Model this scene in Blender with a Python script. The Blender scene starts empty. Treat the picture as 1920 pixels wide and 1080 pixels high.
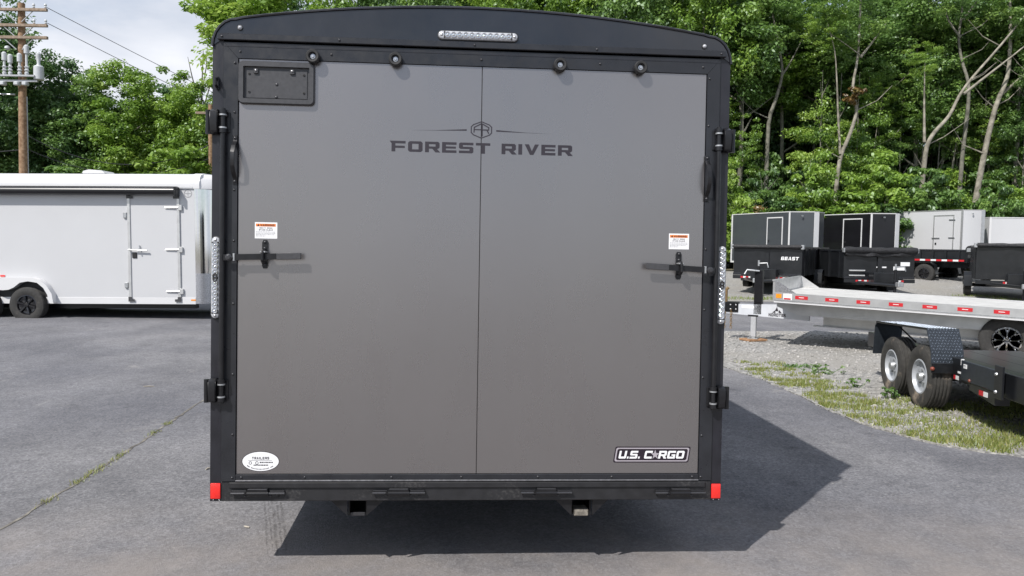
import bpy, bmesh, math, random
import numpy as np
from mathutils import Vector, Matrix
R = math.radians
random.seed(7)
S = bpy.context.scene
COL = S.collection

# ------------------------------------------------------------------ camera
cam = bpy.data.cameras.new('camera')
cam.sensor_width = 36.0
cam.lens = 27.35
cam.clip_start = 0.05
cam.clip_end = 3000
camo = bpy.data.objects.new('camera', cam)
COL.objects.link(camo)
yaw, pit, rol = -0.0677, -0.0553, 0.0149
f = Vector((-math.sin(yaw) * math.cos(pit), math.cos(yaw) * math.cos(pit), math.sin(pit)))
r = Vector((math.cos(yaw), math.sin(yaw), 0))
u = r.cross(f)
r2 = r * math.cos(rol) + u * math.sin(rol)
u2 = u * math.cos(rol) - r * math.sin(rol)
m = Matrix.Identity(4)
for i in range(3):
    m[i][0] = r2[i]; m[i][1] = u2[i]; m[i][2] = -f[i]
m[0][3], m[1][3], m[2][3] = -0.0684, -3.8818, 1.6832
camo.matrix_world = m
S.camera = camo

# ------------------------------------------------------------------ sky and sun
SUN_TO = Vector((-0.636, -0.689, 1.0)).normalized()
EL = math.asin(SUN_TO.z)
AZ = math.atan2(SUN_TO.x, SUN_TO.y)
W = bpy.data.worlds.new('World')
S.world = W
W.use_nodes = True
nt = W.node_tree
nt.nodes.clear()
def N(t, ty, **k):
    n = t.nodes.new(ty)
    for a, b in k.items():
        if a.startswith('i_'):
            n.inputs[a[2:].replace('_', ' ')].default_value = b
        else:
            setattr(n, a, b)
    return n
sky = N(nt, 'ShaderNodeTexSky', sky_type='NISHITA', sun_disc=False, sun_elevation=EL, sun_rotation=AZ,
        air_density=1.0, dust_density=0.5, ozone_density=1.0)
tc = N(nt, 'ShaderNodeTexCoord')
mp = N(nt, 'ShaderNodeMapping')
mp.inputs['Scale'].default_value = (1.0, 1.0, 2.6)
mp.inputs['Location'].default_value = (0.35, 0.1, 0.2)
n1 = N(nt, 'ShaderNodeTexNoise', i_Scale=2.2, i_Detail=7.0, i_Roughness=0.55)
cr = N(nt, 'ShaderNodeValToRGB')
cr.color_ramp.elements[0].position = 0.36
cr.color_ramp.elements[1].position = 0.60
n2 = N(nt, 'ShaderNodeTexNoise', i_Scale=4.0, i_Detail=5.0)
cr2 = N(nt, 'ShaderNodeValToRGB')
cr2.color_ramp.elements[0].color = (5.0, 5.4, 6.2, 1)
cr2.color_ramp.elements[1].color = (7.7, 7.8, 8.2, 1)
cr2.color_ramp.elements[0].position = 0.35
cr2.color_ramp.elements[1].position = 0.65
mx = N(nt, 'ShaderNodeMix', data_type='RGBA')
bg = N(nt, 'ShaderNodeBackground', i_Strength=0.105)
out = N(nt, 'ShaderNodeOutputWorld')
L = nt.links.new
L(tc.outputs['Generated'], mp.inputs['Vector'])
L(mp.outputs[0], n1.inputs['Vector']); L(mp.outputs[0], n2.inputs['Vector'])
L(n1.outputs[0], cr.inputs[0]); L(n2.outputs[0], cr2.inputs[0])
L(cr.outputs[0], mx.inputs[0]); L(sky.outputs[0], mx.inputs[6]); L(cr2.outputs[0], mx.inputs[7])
L(mx.outputs[2], bg.inputs[0]); L(bg.outputs[0], out.inputs[0])

sl = bpy.data.lights.new('sun', 'SUN')
sl.energy = 4.0
sl.angle = R(0.6)
sl.color = (1.0, 0.962, 0.91)
so = bpy.data.objects.new('sun', sl)
COL.objects.link(so)
so.rotation_euler = (-SUN_TO).to_track_quat('-Z', 'Y').to_euler()
S.view_settings.view_transform = 'Standard'
S.view_settings.look = 'None'
S.view_settings.exposure = 0.35
S.view_settings.gamma = 1.0
S.view_settings.use_curve_mapping = False

# ------------------------------------------------------------------ materials
def mat(name, col, rough=0.5, metal=0.0, var=0.12, scale=12.0, bump=0.0, bscale=40.0, coat=0.0, col2=None, spec=0.5, detail=4.0, dist=0.002):
    M = bpy.data.materials.new(name)
    M.use_nodes = True
    t = M.node_tree
    b = t.nodes['Principled BSDF']
    b.inputs['Roughness'].default_value = rough
    b.inputs['Metallic'].default_value = metal
    b.inputs['Coat Weight'].default_value = coat
    b.inputs['Coat Roughness'].default_value = 0.08
    b.inputs['Specular IOR Level'].default_value = spec
    co = N(t, 'ShaderNodeTexCoord')
    no = N(t, 'ShaderNodeTexNoise', i_Scale=scale, i_Detail=detail)
    t.links.new(co.outputs['Object'], no.inputs['Vector'])
    rp = N(t, 'ShaderNodeValToRGB')
    c2 = col2 or tuple(min(1, c * (1 + var)) for c in col)
    c1 = col if col2 else tuple(c * (1 - var) for c in col)
    rp.color_ramp.elements[0].color = (*c1, 1); rp.color_ramp.elements[1].color = (*c2, 1)
    rp.color_ramp.elements[0].position = 0.3; rp.color_ramp.elements[1].position = 0.7
    t.links.new(no.outputs[0], rp.inputs[0])
    t.links.new(rp.outputs[0], b.inputs['Base Color'])
    if bump:
        nb = N(t, 'ShaderNodeTexNoise', i_Scale=bscale, i_Detail=3.0)
        t.links.new(co.outputs['Object'], nb.inputs['Vector'])
        bu = N(t, 'ShaderNodeBump', i_Strength=bump, i_Distance=dist)
        t.links.new(nb.outputs[0], bu.inputs['Height'])
        t.links.new(bu.outputs[0], b.inputs['Normal'])
    return M

def dusty(M, amount=0.25, scale=60.0, col=(0.25, 0.24, 0.23)):
    """speckled road dust over a material, with a shape of its own"""
    t = M.node_tree
    b = t.nodes['Principled BSDF']
    src = b.inputs['Base Color'].links[0].from_socket
    co = N(t, 'ShaderNodeTexCoord')
    a = N(t, 'ShaderNodeTexNoise', i_Scale=scale, i_Detail=8.0, i_Roughness=0.75)
    k = N(t, 'ShaderNodeTexNoise', i_Scale=3.0, i_Detail=3.0)
    t.links.new(co.outputs['Object'], a.inputs['Vector']); t.links.new(co.outputs['Object'], k.inputs['Vector'])
    mu = N(t, 'ShaderNodeMath', operation='MULTIPLY'); t.links.new(a.outputs[0], mu.inputs[0]); t.links.new(k.outputs[0], mu.inputs[1])
    rp = N(t, 'ShaderNodeValToRGB'); rp.color_ramp.elements[0].position = 0.28; rp.color_ramp.elements[1].position = 0.48
    rp.color_ramp.elements[1].color = (amount, amount, amount, 1)
    t.links.new(mu.outputs[0], rp.inputs[0])
    mi = N(t, 'ShaderNodeMix', data_type='RGBA'); mi.inputs[7].default_value = (*col, 1)
    t.links.new(rp.outputs[0], mi.inputs[0]); t.links.new(src, mi.inputs[6]); t.links.new(mi.outputs[2], b.inputs['Base Color'])
    return M

def wear(M, lo, hi, scale=(2.0, 2.0, 0.5)):
    """smudges and run-off streaks: gloss varies over the surface"""
    t = M.node_tree; b = t.nodes['Principled BSDF']
    co = N(t, 'ShaderNodeTexCoord'); mp = N(t, 'ShaderNodeMapping'); mp.inputs['Scale'].default_value = scale
    a = N(t, 'ShaderNodeTexNoise', i_Scale=3.0, i_Detail=9.0, i_Roughness=0.65); mr = N(t, 'ShaderNodeMapRange')
    mr.inputs[1].default_value = .3; mr.inputs[2].default_value = .7; mr.inputs[3].default_value = lo; mr.inputs[4].default_value = hi
    t.links.new(co.outputs['Object'], mp.inputs[0]); t.links.new(mp.outputs[0], a.inputs['Vector']); t.links.new(a.outputs[0], mr.inputs[0]); t.links.new(mr.outputs[0], b.inputs['Roughness'])
    return M
M = {}
M['panel'] = mat('pewter_panel', (0.282, 0.268, 0.268), 0.28, 0.82, 0.03, 1.2, 0.12, 1.6, spec=0.5, dist=0.006)
M['header'] = mat('gloss_black_header', (0.014, 0.015, 0.019), 0.22, 0.0, 0.2, 3, 0.5, 2.6, coat=0.6, dist=0.02)
M['frame'] = mat('satin_black_frame', (0.014, 0.014, 0.019), 0.33, 0.0, 0.3, 8, 0.08, 30)
M['trim'] = mat('satin_black_trim', (0.016, 0.017, 0.021), 0.33, 0.0, 0.2, 8)
M['sill'] = dusty(mat('dusty_black_sill', (0.014, 0.014, 0.016), 0.5, 0.0, 0.3, 20), 0.35, 70)
wear(M['panel'], .255, .305, (1.6, 1.6, .5)); wear(M['frame'], .2, .5, (6, 6, 1.5)); wear(M['trim'], .2, .48, (4, 4, 4)); wear(M['header'], .1, .28, (2, 2, 2))
M['plastic'] = mat('black_plastic', (0.05, 0.05, 0.054), 0.38, 0.0, 0.15, 60, 0.15, 300)
M['rubber'] = mat('black_rubber', (0.018, 0.018, 0.019), 0.6, 0.0, 0.2, 40)
M['steelblk'] = mat('black_steel', (0.012, 0.012, 0.014), 0.34, 0.2, 0.3, 25, 0.1, 90)
M['bolt'] = mat('bolt_metal', (0.55, 0.55, 0.56), 0.3, 0.9, 0.2, 200)
M['screw'] = mat('screw_black', (0.06, 0.06, 0.065), 0.28, 0.5, 0.2, 200)
M['lens'] = mat('clear_lens', (0.45, 0.46, 0.49), 0.12, 0.0, 0.25, 180, 0.6, 220, coat=1.0, dist=0.003)
M['chrome'] = mat('chrome', (0.78, 0.79, 0.8), 0.08, 1.0, 0.03, 20)
M['red'] = mat('red_reflector', (0.78, 0.022, 0.016), 0.3, 0.0, 0.08, 120, 0.2, 400, coat=0.5)
M['amber'] = mat('amber_lens', (0.8, 0.28, 0.02), 0.3, 0.0, 0.1, 100)
M['white_label'] = mat('label_white', (0.78, 0.78, 0.79), 0.5, 0.0, 0.02, 30)
M['orange'] = mat('label_orange', (0.75, 0.2, 0.03), 0.5, 0.0, 0.05, 30)
M['ink'] = mat('ink_black', (0.022, 0.018, 0.026), 0.5, 0.0, 0.15, 20)
M['ink_grey'] = mat('ink_grey', (0.28, 0.28, 0.29), 0.5, 0.0, 0.1, 20)
M['silver_ink'] = mat('silver_ink', (0.36, 0.33, 0.36), 0.45, 0.0, 0.05, 20)
M['badge'] = mat('badge_dark', (0.016, 0.009, 0.017), 0.4, 0.0, 0.15, 20)
M['white'] = mat('white_aluminium', (0.52, 0.525, 0.54), 0.35, 0.0, 0.015, 1.5, 0.04, 3, dist=0.01)
M['whiteg'] = mat('white_roof_cap', (0.62, 0.62, 0.63), 0.3, 0.0, 0.02, 3)
M['alum'] = mat('mill_aluminium', (0.62, 0.62, 0.62), 0.38, 0.75, 0.1, 6, 0.1, 25)
M['alumdeck'] = mat('aluminium_deck', (0.62, 0.61, 0.59), 0.5, 0.15, 0.12, 5, 0.1, 30)
M['treadplate'] = mat('treadplate_aluminium', (0.5, 0.5, 0.52), 0.35, 0.8, 0.35, 60, 0.8, 90)
M['greyskin'] = mat('charcoal_skin', (0.055, 0.062, 0.07), 0.3, 0.0, 0.06, 2)
M['blackskin'] = mat('black_skin', (0.009, 0.009, 0.011), 0.3, 0.0, 0.2, 2)
M['tyre'] = dusty(mat('tyre_rubber', (0.028, 0.027, 0.026), 0.75, 0.0, 0.25, 25, 0.2, 120), 0.45, 18, (0.17, 0.15, 0.13))
M['tyre_worn'] = dusty(mat('dusty_tyre_rubber', (0.04, 0.038, 0.035), 0.8, 0.0, 0.25, 25, 0.3, 120), 0.95, 9, (0.3, 0.245, 0.19))
M['rimwhite'] = mat('white_rim', (0.40, 0.42, 0.45), 0.4, 0.1, 0.06, 20)
M['rimblack'] = mat('black_rim', (0.06, 0.06, 0.065), 0.16, 0.8, 0.2, 20)
M['galv'] = mat('galvanised', (0.42, 0.43, 0.44), 0.45, 0.7, 0.15, 30)
M['dump'] = dusty(mat('dump_black_paint', (0.011, 0.012, 0.014), 0.28, 0.0, 0.25, 4, 0.06, 5), 0.06, 20)
M['tarp'] = mat('black_tarp', (0.016, 0.016, 0.018), 0.65, 0.0, 0.3, 18, 0.8, 14, dist=0.03)
M['tapered'] = mat('tape_red', (0.5, 0.018, 0.025), 0.4, 0.0, 0.1, 50)
M['tapewhite'] = mat('tape_white', (0.72, 0.72, 0.72), 0.4, 0.0, 0.05, 50)
M['wood'] = mat('pole_wood', (0.17, 0.095, 0.05), 0.85, 0.0, 0.0, 9, 0.5, 40, col2=(0.36, 0.24, 0.15))
M['armwood'] = mat('weathered_wood', (0.26, 0.2, 0.15), 0.85, 0.0, 0.3, 12, 0.3, 40)
M['insul'] = mat('grey_porcelain', (0.5, 0.52, 0.54), 0.35, 0.0, 0.1, 15)
M['wire'] = mat('wire', (0.035, 0.035, 0.04), 0.6)
M['block'] = mat('wood_block', (0.3, 0.17, 0.09), 0.85, 0.0, 0.3, 20, 0.4, 60)
M['worn'] = mat('worn_foot_pad', (0.22, 0.2, 0.17), 0.6, 0.3, 0.5, 60, 0.3, 80)
M['rust'] = mat('rusty_chain', (0.3, 0.2, 0.1), 0.55, 0.6, 0.4, 60)
M['dpblack'] = mat('black_treadplate', (0.035, 0.042, 0.052), 0.35, 0.4, 0.2, 30)
M['darkglass'] = mat('door_lock_black', (0.02, 0.02, 0.022), 0.3, 0.0, 0.1, 30)

def bark(name, c1, c2):
    return mat(name, c1, 0.9, 0.0, 0.0, 3.5, 0.6, 14, col2=c2, detail=8.0, dist=0.03)
M['bark'] = bark('grey_bark', (0.085, 0.082, 0.065), (0.24, 0.23, 0.19))
M['barkpale'] = bark('pale_bark', (0.13, 0.12, 0.095), (0.38, 0.35, 0.29))
M['barkdark'] = bark('dark_bark', (0.035, 0.03, 0.024), (0.09, 0.075, 0.06))

def leafmat(name, a, b, c, tr=0.35):
    Q = bpy.data.materials.new(name); Q.use_nodes = True
    t = Q.node_tree; t.nodes.clear()
    at = N(t, 'ShaderNodeAttribute', attribute_name='tint')
    oi = N(t, 'ShaderNodeObjectInfo')
    ad = N(t, 'ShaderNodeMath', operation='MULTIPLY_ADD'); ad.inputs[1].default_value = 0.35
    t.links.new(oi.outputs['Random'], ad.inputs[0]); t.links.new(at.outputs['Fac'], ad.inputs[2])
    rp = N(t, 'ShaderNodeValToRGB')
    e = rp.color_ramp.elements
    e[0].position = 0.1; e[0].color = (*a, 1); e[1].position = 1.1 if False else 1.0; e[1].color = (*c, 1)
    k = e.new(0.55); k.color = (*b, 1)
    t.links.new(ad.outputs[0], rp.inputs[0])
    d = N(t, 'ShaderNodeBsdfDiffuse'); tl = N(t, 'ShaderNodeBsdfTranslucent'); g = N(t, 'ShaderNodeBsdfGlossy'); g.inputs['Roughness'].default_value = 0.45
    g.inputs['Color'].default_value = (0.8, 0.85, 0.9, 1)
    m1 = N(t, 'ShaderNodeMixShader'); m1.inputs[0].default_value = tr
    m2 = N(t, 'ShaderNodeMixShader'); m2.inputs[0].default_value = 0.05
    o = N(t, 'ShaderNodeOutputMaterial')
    for q in (d, tl): t.links.new(rp.outputs[0], q.inputs['Color'])
    t.links.new(d.outputs[0], m1.inputs[1]); t.links.new(tl.outputs[0], m1.inputs[2])
    t.links.new(m1.outputs[0], m2.inputs[1]); t.links.new(g.outputs[0], m2.inputs[2]); t.links.new(m2.outputs[0], o.inputs[0])
    return Q
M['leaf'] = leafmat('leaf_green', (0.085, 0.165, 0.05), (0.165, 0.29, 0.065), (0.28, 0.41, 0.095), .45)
M['leafbright'] = leafmat('leaf_bright', (0.125, 0.235, 0.04), (0.24, 0.385, 0.055), (0.37, 0.5, 0.1), .45)  # brighter green carries the sunlight on bushes and front crowns
M['leafdark'] = leafmat('leaf_dark', (0.07, 0.14, 0.06), (0.13, 0.24, 0.08), (0.22, 0.33, 0.1), 0.45)  # dark foliage; the shade inside the woods is in this green too
M['leafbrown'] = leafmat('leaf_brown', (0.13, 0.08, 0.03), (0.24, 0.15, 0.05), (0.22, 0.22, 0.06), 0.3)
M['grass'] = leafmat('grass_blades', (0.11, 0.17, 0.035), (0.22, 0.27, 0.06), (0.38, 0.36, 0.14), 0.3)

# ------------------------------------------------------------------ mesh helpers
class B:
    def __init__(s): s.bm = bmesh.new()
    def box(s, x0, x1, y0, y1, z0, z1, bev=0.0, seg=1):
        r = bmesh.ops.create_cube(s.bm, size=1.0)
        v = r['verts']
        for q in v:
            q.co = Vector(((x0 + x1) / 2 + q.co.x * (x1 - x0), (y0 + y1) / 2 + q.co.y * (y1 - y0), (z0 + z1) / 2 + q.co.z * (z1 - z0)))
        if bev:
            e = list({k for q in v for k in q.link_edges})
            bmesh.ops.bevel(s.bm, geom=e, offset=bev, segments=seg, affect='EDGES', profile=0.5)
        return s
    def loop(s, rings, close=True, cap=True):
        vs = [[s.bm.verts.new(p) for p in rg] for rg in rings]
        n = len(vs[0])
        for a, b in zip(vs, vs[1:]):
            for i in range(n if close else n - 1):
                j = (i + 1) % n
                s.bm.faces.new((a[i], a[j], b[j], b[i]))
        if cap and close:
            s.bm.faces.new(vs[0][::-1]); s.bm.faces.new(vs[-1])
        return s
    def tube(s, pts, rad, n=10, cap=True):
        pts = [Vector(p) for p in pts]
        if not isinstance(rad, (list, tuple)): rad = [rad] * len(pts)
        rings = []
        up = None
        for i, p in enumerate(pts):
            d = (pts[min(i + 1, len(pts) - 1)] - pts[max(i - 1, 0)]).normalized()
            if up is None:
                up = Vector((0, 0, 1)) if abs(d.z) < 0.9 else Vector((1, 0, 0))
            a = (up - d * up.dot(d)).normalized(); up = a
            b = d.cross(a)
            rings.append([p + (a * math.cos(t) + b * math.sin(t)) * rad[i] for t in [2 * math.pi * k / n for k in range(n)]])
        return s.loop(rings, True, cap)
    def cyl(s, p, q, r, n=16, r2=None):
        return s.tube([p, q], [r, r if r2 is None else r2], n)
    def prism(s, pts, axis, a, b):
        def P(q, h):
            return {'x': (h, q[0], q[1]), 'y': (q[0], h, q[1]), 'z': (q[0], q[1], h)}[axis]
        return s.loop([[P(q, a) for q in pts], [P(q, b) for q in pts]])
    def lathe(s, prof, o, axis, n=28, cap=True):
        """prof: (along, radius) pairs about axis through o"""
        o = Vector(o); ax = Vector(axis).normalized()
        a = ax.orthogonal().normalized(); b = ax.cross(a)
        rings = [[o + ax * h + (a * math.cos(t) + b * math.sin(t)) * max(rr, 1e-5) for t in [2 * math.pi * k / n for k in range(n)]] for h, rr in prof]
        return s.loop(rings, True, cap)
    def dome(s, c, axis, r, h, n=12):
        return s.lathe([(0, r), (h * 0.5, r * 0.85), (h * 0.85, r * 0.5), (h, r * 0.12)], c, axis, n)
    def flat(s, pts):
        s.bm.faces.new([s.bm.verts.new(p) for p in pts]); return s
    def mesh(s, name, mt, smooth=35):
        bmesh.ops.recalc_face_normals(s.bm, faces=s.bm.faces[:])
        me = bpy.data.meshes.new(name)
        s.bm.to_mesh(me); s.bm.free()
        if mt: me.materials.append(mt)
        if smooth:
            me.shade_smooth(); me.set_sharp_from_angle(angle=R(smooth))
        return me
    def out(s, name, mt, parent=None, smooth=35, **k):
        return put(name, s.mesh(name, mt, smooth), parent, **k)

def put(name, me, parent=None, loc=(0, 0, 0), rot=(0, 0, 0), label=None, cat=None, group=None, kind=None, scale=None):
    o = bpy.data.objects.new(name, me)
    COL.objects.link(o)
    o.parent = parent
    o.location = loc; o.rotation_euler = rot
    if scale is not None: o.scale = scale if isinstance(scale, (tuple, list)) else (scale,) * 3
    if label: o['label'] = label
    if cat: o['category'] = cat
    if group: o['group'] = group
    if kind: o['kind'] = kind
    return o

def thing(name, label, cat, loc=(0, 0, 0), rot=(0, 0, 0), group=None):
    return put(name, None, None, loc, rot, label, cat, group)

ORD = 'first second third fourth fifth sixth seventh eighth ninth tenth eleventh twelfth thirteenth fourteenth fifteenth sixteenth seventeenth eighteenth nineteenth twentieth'.split()
CNT = {}
def nth(key):
    CNT[key] = CNT.get(key, -1) + 1
    return ORD[min(CNT[key], 19)]
def lot(a, d, z=0.0):
    """ground axes set by the camera: a metres to its right, d metres ahead of its foot"""
    return (-0.0684 + 0.9977 * a + 0.0677 * d, -3.8818 - 0.0677 * a + 0.9977 * d, z)  # origin at the camera's foot, axes along its right and heading
LOTROT = -0.0677

def ground_h(x, y):
    t = min(1, max(0, (y - 24.5) / 6.0)); t = t * t * (3 - 2 * t)
    s = min(1, max(0, (x - 2.0) / 6.0))
    return 0.5 * t * s

# ------------------------------------------------------------------ lettering
T_ = 0.27
def _r(x0, y0, x1, y1): return [(x0, y0), (x1, y0), (x1, y1), (x0, y1)]
GL = {
 'F': [[(-.1, 1), (1, 1), (1, .76), (.04, .76)], _r(.04, 0, .3, .76), _r(.3, .33, .95, .55)],
 'O': [[(.12, 0), (.28, 0), (.28, 1), (.12, 1), (0, .86), (0, .14)], [(.72, 0), (.88, 0), (1, .14), (1, .86), (.88, 1), (.72, 1)], _r(.28, 0, .72, .24), _r(.28, .76, .72, 1)],
 'R': [_r(0, 0, .27, 1), _r(.27, .76, .72, 1), [(.72, .34), (.9, .34), (1, .46), (1, .88), (.9, 1), (.72, 1)], _r(.27, .34, .72, .55), [(.5, .34), (.82, .34), (1.06, 0), (.72, 0)]],
 'E': [_r(0, 0, .27, 1), _r(.27, .76, 1, 1), _r(.27, .4, .96, .6), _r(.27, 0, 1, .24)],
 'S': [_r(.27, .76, 1, 1), [(.1, 1), (.27, 1), (.27, .4), (.1, .4), (0, .5), (0, .9)], _r(.27, .4, .73, .61), [(.73, 0), (.9, 0), (1, .1), (1, .51), (.9, .61), (.73, .61)], _r(0, 0, .73, .24)],
 'T': [_r(0, .76, 1, 1), _r(.36, 0, .64, .76)],
 'I': [_r(0, 0, 1, 1)],
 'V': [[(0, 1), (.3, 1), (.62, 0), (.38, 0)], [(.62, 0), (.5, .36), (.72, 1), (1, 1)]],
 'U': [[(0, .12), (.1, 0), (.27, 0), (.27, 1), (0, 1)], [(.73, 0), (.9, 0), (1, .12), (1, 1), (.73, 1)], _r(.27, 0, .73, .26)],
 'C': [[(0, .12), (.1, 0), (.27, 0), (.27, 1), (.1, 1), (0, .88)], _r(.27, 0, 1, .26), _r(.27, .74, 1, 1)],
 'G': [[(0, .12), (.1, 0), (.27, 0), (.27, 1), (.1, 1), (0, .88)], _r(.27, 0, .74, .25), _r(.27, .75, 1, 1), _r(.74, 0, 1, .55), _r(.52, .36, .74, .55)],
 'N': [_r(0, 0, .26, 1), _r(.74, 0, 1, 1), [(.26, 1), (.26, .62), (.74, 0), (.74, .38)]],
 'D': [_r(0, 0, .27, 1), _r(.27, .76, .74, 1), _r(.27, 0, .74, .24), [(.74, 0), (.88, 0), (1, .14), (1, .86), (.88, 1), (.74, 1)]],
 'K': [_r(0, 0, .27, 1), [(.27, .38), (.27, .64), (.7, 1), (1, 1)], [(.44, .52), (.62, .66), (1, 0), (.7, 0)]],
 'B': [_r(0, 0, .27, 1), _r(.27, .78, .8, 1), _r(.27, .4, .8, .6), _r(.27, 0, .8, .22), [(.8, 0), (.92, 0), (1, .1), (1, .4), (.92, .5), (.8, .5)], [(.8, .52), (.88, .52), (.96, .62), (.96, .9), (.88, 1), (.8, 1)]],
 'A': [[(0, 0), (.28, 0), (.42, 1), (.32, 1)], [(.72, 0), (1, 0), (.68, 1), (.42, 1)], _r(.3, .2, .72, .4)],
 'W': [[(0, 1), (.2, 1), (.34, 0), (.18, 0)], [(.34, 0), (.26, .3), (.44, .8), (.55, .8)], [(.66, 0), (.74, .3), (.56, .8), (.46, .8)], [(1, 1), (.8, 1), (.66, 0), (.82, 0)]],
 'L': [_r(0, 0, .28, 1), _r(.28, 0, 1, .25)],
 'H': [_r(0, 0, .27, 1), _r(.73, 0, 1, 1), _r(.27, .4, .73, .62)],
 'Y': [_r(.36, 0, .64, .5), [(0, 1), (.3, 1), (.64, .5), (.36, .5)], [(1, 1), (.7, 1), (.42, .5), (.64, .5)]],
 '.': [_r(0, 0, 1, .26)],
}
WD = {'I': .27, '.': .22, ' ': .45}
def lettering(b, text, x0, z0, h, w, y, gap=.22, shear=0.0, plane='y', total=None):
    """flat letters on the vertical face y; total = overall width to fill"""
    adv = [(WD.get(c, 1.0)) for c in text]
    if total:
        w = total / (sum(adv) + gap * (len(text) - 1))
    x = x0; k = 0
    for c, a in zip(text, adv):
        for poly in GL.get(c, []):
            k += 1
            pts = []
            for px, pz in poly:
                X = x + px * (w * a) + shear * pz * h; Z = z0 + pz * h
                pts.append((X, y - 0.0002 * (k % 3), Z) if plane == 'y' else (y - 0.0002 * (k % 3), -X, Z))
            b.flat(pts)
        x += w * (a + gap)
    return x
def stroke(b, pts, w, y, close=False, k=0):
    n = len(pts)
    for i in range(n if close else n - 1):
        p = Vector(pts[i]); q = Vector(pts[(i + 1) % n]); d = (q - p).normalized(); o = Vector((-d.y, d.x)) * w / 2
        e = d * w * 0.4
        b.flat([(c.x, y - 0.0002 * ((i + k) % 4), c.y) for c in (p - o - e, q - o + e, q + o + e, p + o - e)])

# ------------------------------------------------------------------ wheels
_wc = {}
def wheel(parent, c, rad, wid, side, tyre='tyre', rim='rimwhite', style='steel'):
    """side: -1 outer face towards local -x, +1 towards +x ('x' axle); tuple axis for other axles"""
    key = (rad, wid, side, tyre, rim, style)
    ax = Vector((side, 0, 0)) if not isinstance(side, tuple) else Vector(side)
    if key not in _wc:
        h = wid / 2
        rr = rad * 0.56
        prof = [(-h * .85, rr), (-h, rad * .7), (-h * .98, rad * .86), (-h * .86, rad * .965)]
        ribs = 5
        for i in range(ribs):
            a = -h * .8 + i * (1.6 * h / ribs); bb = a + 1.6 * h / ribs
            prof += [(a + .004, rad * .975 if i == 0 else rad * .965), (a + .012, rad), (bb - .012, rad), (bb - .004, rad * .965)]
        prof += [(h * .86, rad * .965), (h * .98, rad * .86), (h, rad * .7), (h * .85, rr)]
        b = B().lathe(prof, (0, 0, 0), ax, 44, False)
        t = b.mesh('wheel', M[tyre], 30)
        b = B()
        d = [(h * .25, rr * .99), (h * .86, rr * 1.0), (h * .9, rr * .93), (h * .6, rr * .86), (h * .5, rr * .62), (h * .62, rr * .42), (h * .62, rr * .3), (h * .3, 0.001)]
        b.lathe([(-h * .86, rr * 1.0), (-h * .7, rr * .9), (h * .1, rr * .86), (h * .15, .001)] if style == 'chrome' else d, (0, 0, 0), ax, 32)
        a1 = ax.orthogonal().normalized(); a2 = ax.cross(a1)
        hub = B()
        hub.lathe([(h * .5, rr * .3), (h * .85, rr * .26), (h * 1.0, rr * .2), (h * 1.02, .001)], (0, 0, 0), ax, 16)
        nn = 8 if style == 'chrome' else 6
        for i in range(nn):
            t_ = 2 * math.pi * i / nn
            dr = a1 * math.cos(t_) + a2 * math.sin(t_)
            if style == 'chrome':
                for sgn in (-1, 1):
                    tt = t_ + sgn * .17
                    dq = a1 * math.cos(tt) + a2 * math.sin(tt)
                    hub.tube([ax * h * .72 + dr * rr * .2, ax * h * .78 + dr * rr * .55, ax * h * .86 + dq * rr * .97], [rr * .1, rr * .075, rr * .07], 6)
            elif style == 'spoke':
                hub.tube([ax * h * .66 + dr * rr * .25, ax * h * .8 + dr * rr * .94], [rr * .12, rr * .16], 6)
            if style != 'chrome':
                hub.cyl(ax * h * .55 + dr * rr * .4, ax * h * .78 + dr * rr * .4, rr * .055, 6)
        if style == 'chrome':
            hub.lathe([(h * .8, rr * .99), (h * .92, rr * .98), (h * .9, rr * .88), (h * .8, rr * .9)], (0, 0, 0), ax, 32)
        _wc[key] = (t, b.mesh('rim', M[rim], 35), hub.mesh('hub', M['chrome'] if style == 'chrome' else M[rim] if style == 'spoke' else M['galv'], 35))
    t, rm, hb = _wc[key]
    o = put('wheel', t, parent, c)
    q = put('rim', rm, o)
    put('hub', hb, o)
    return o

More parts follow.
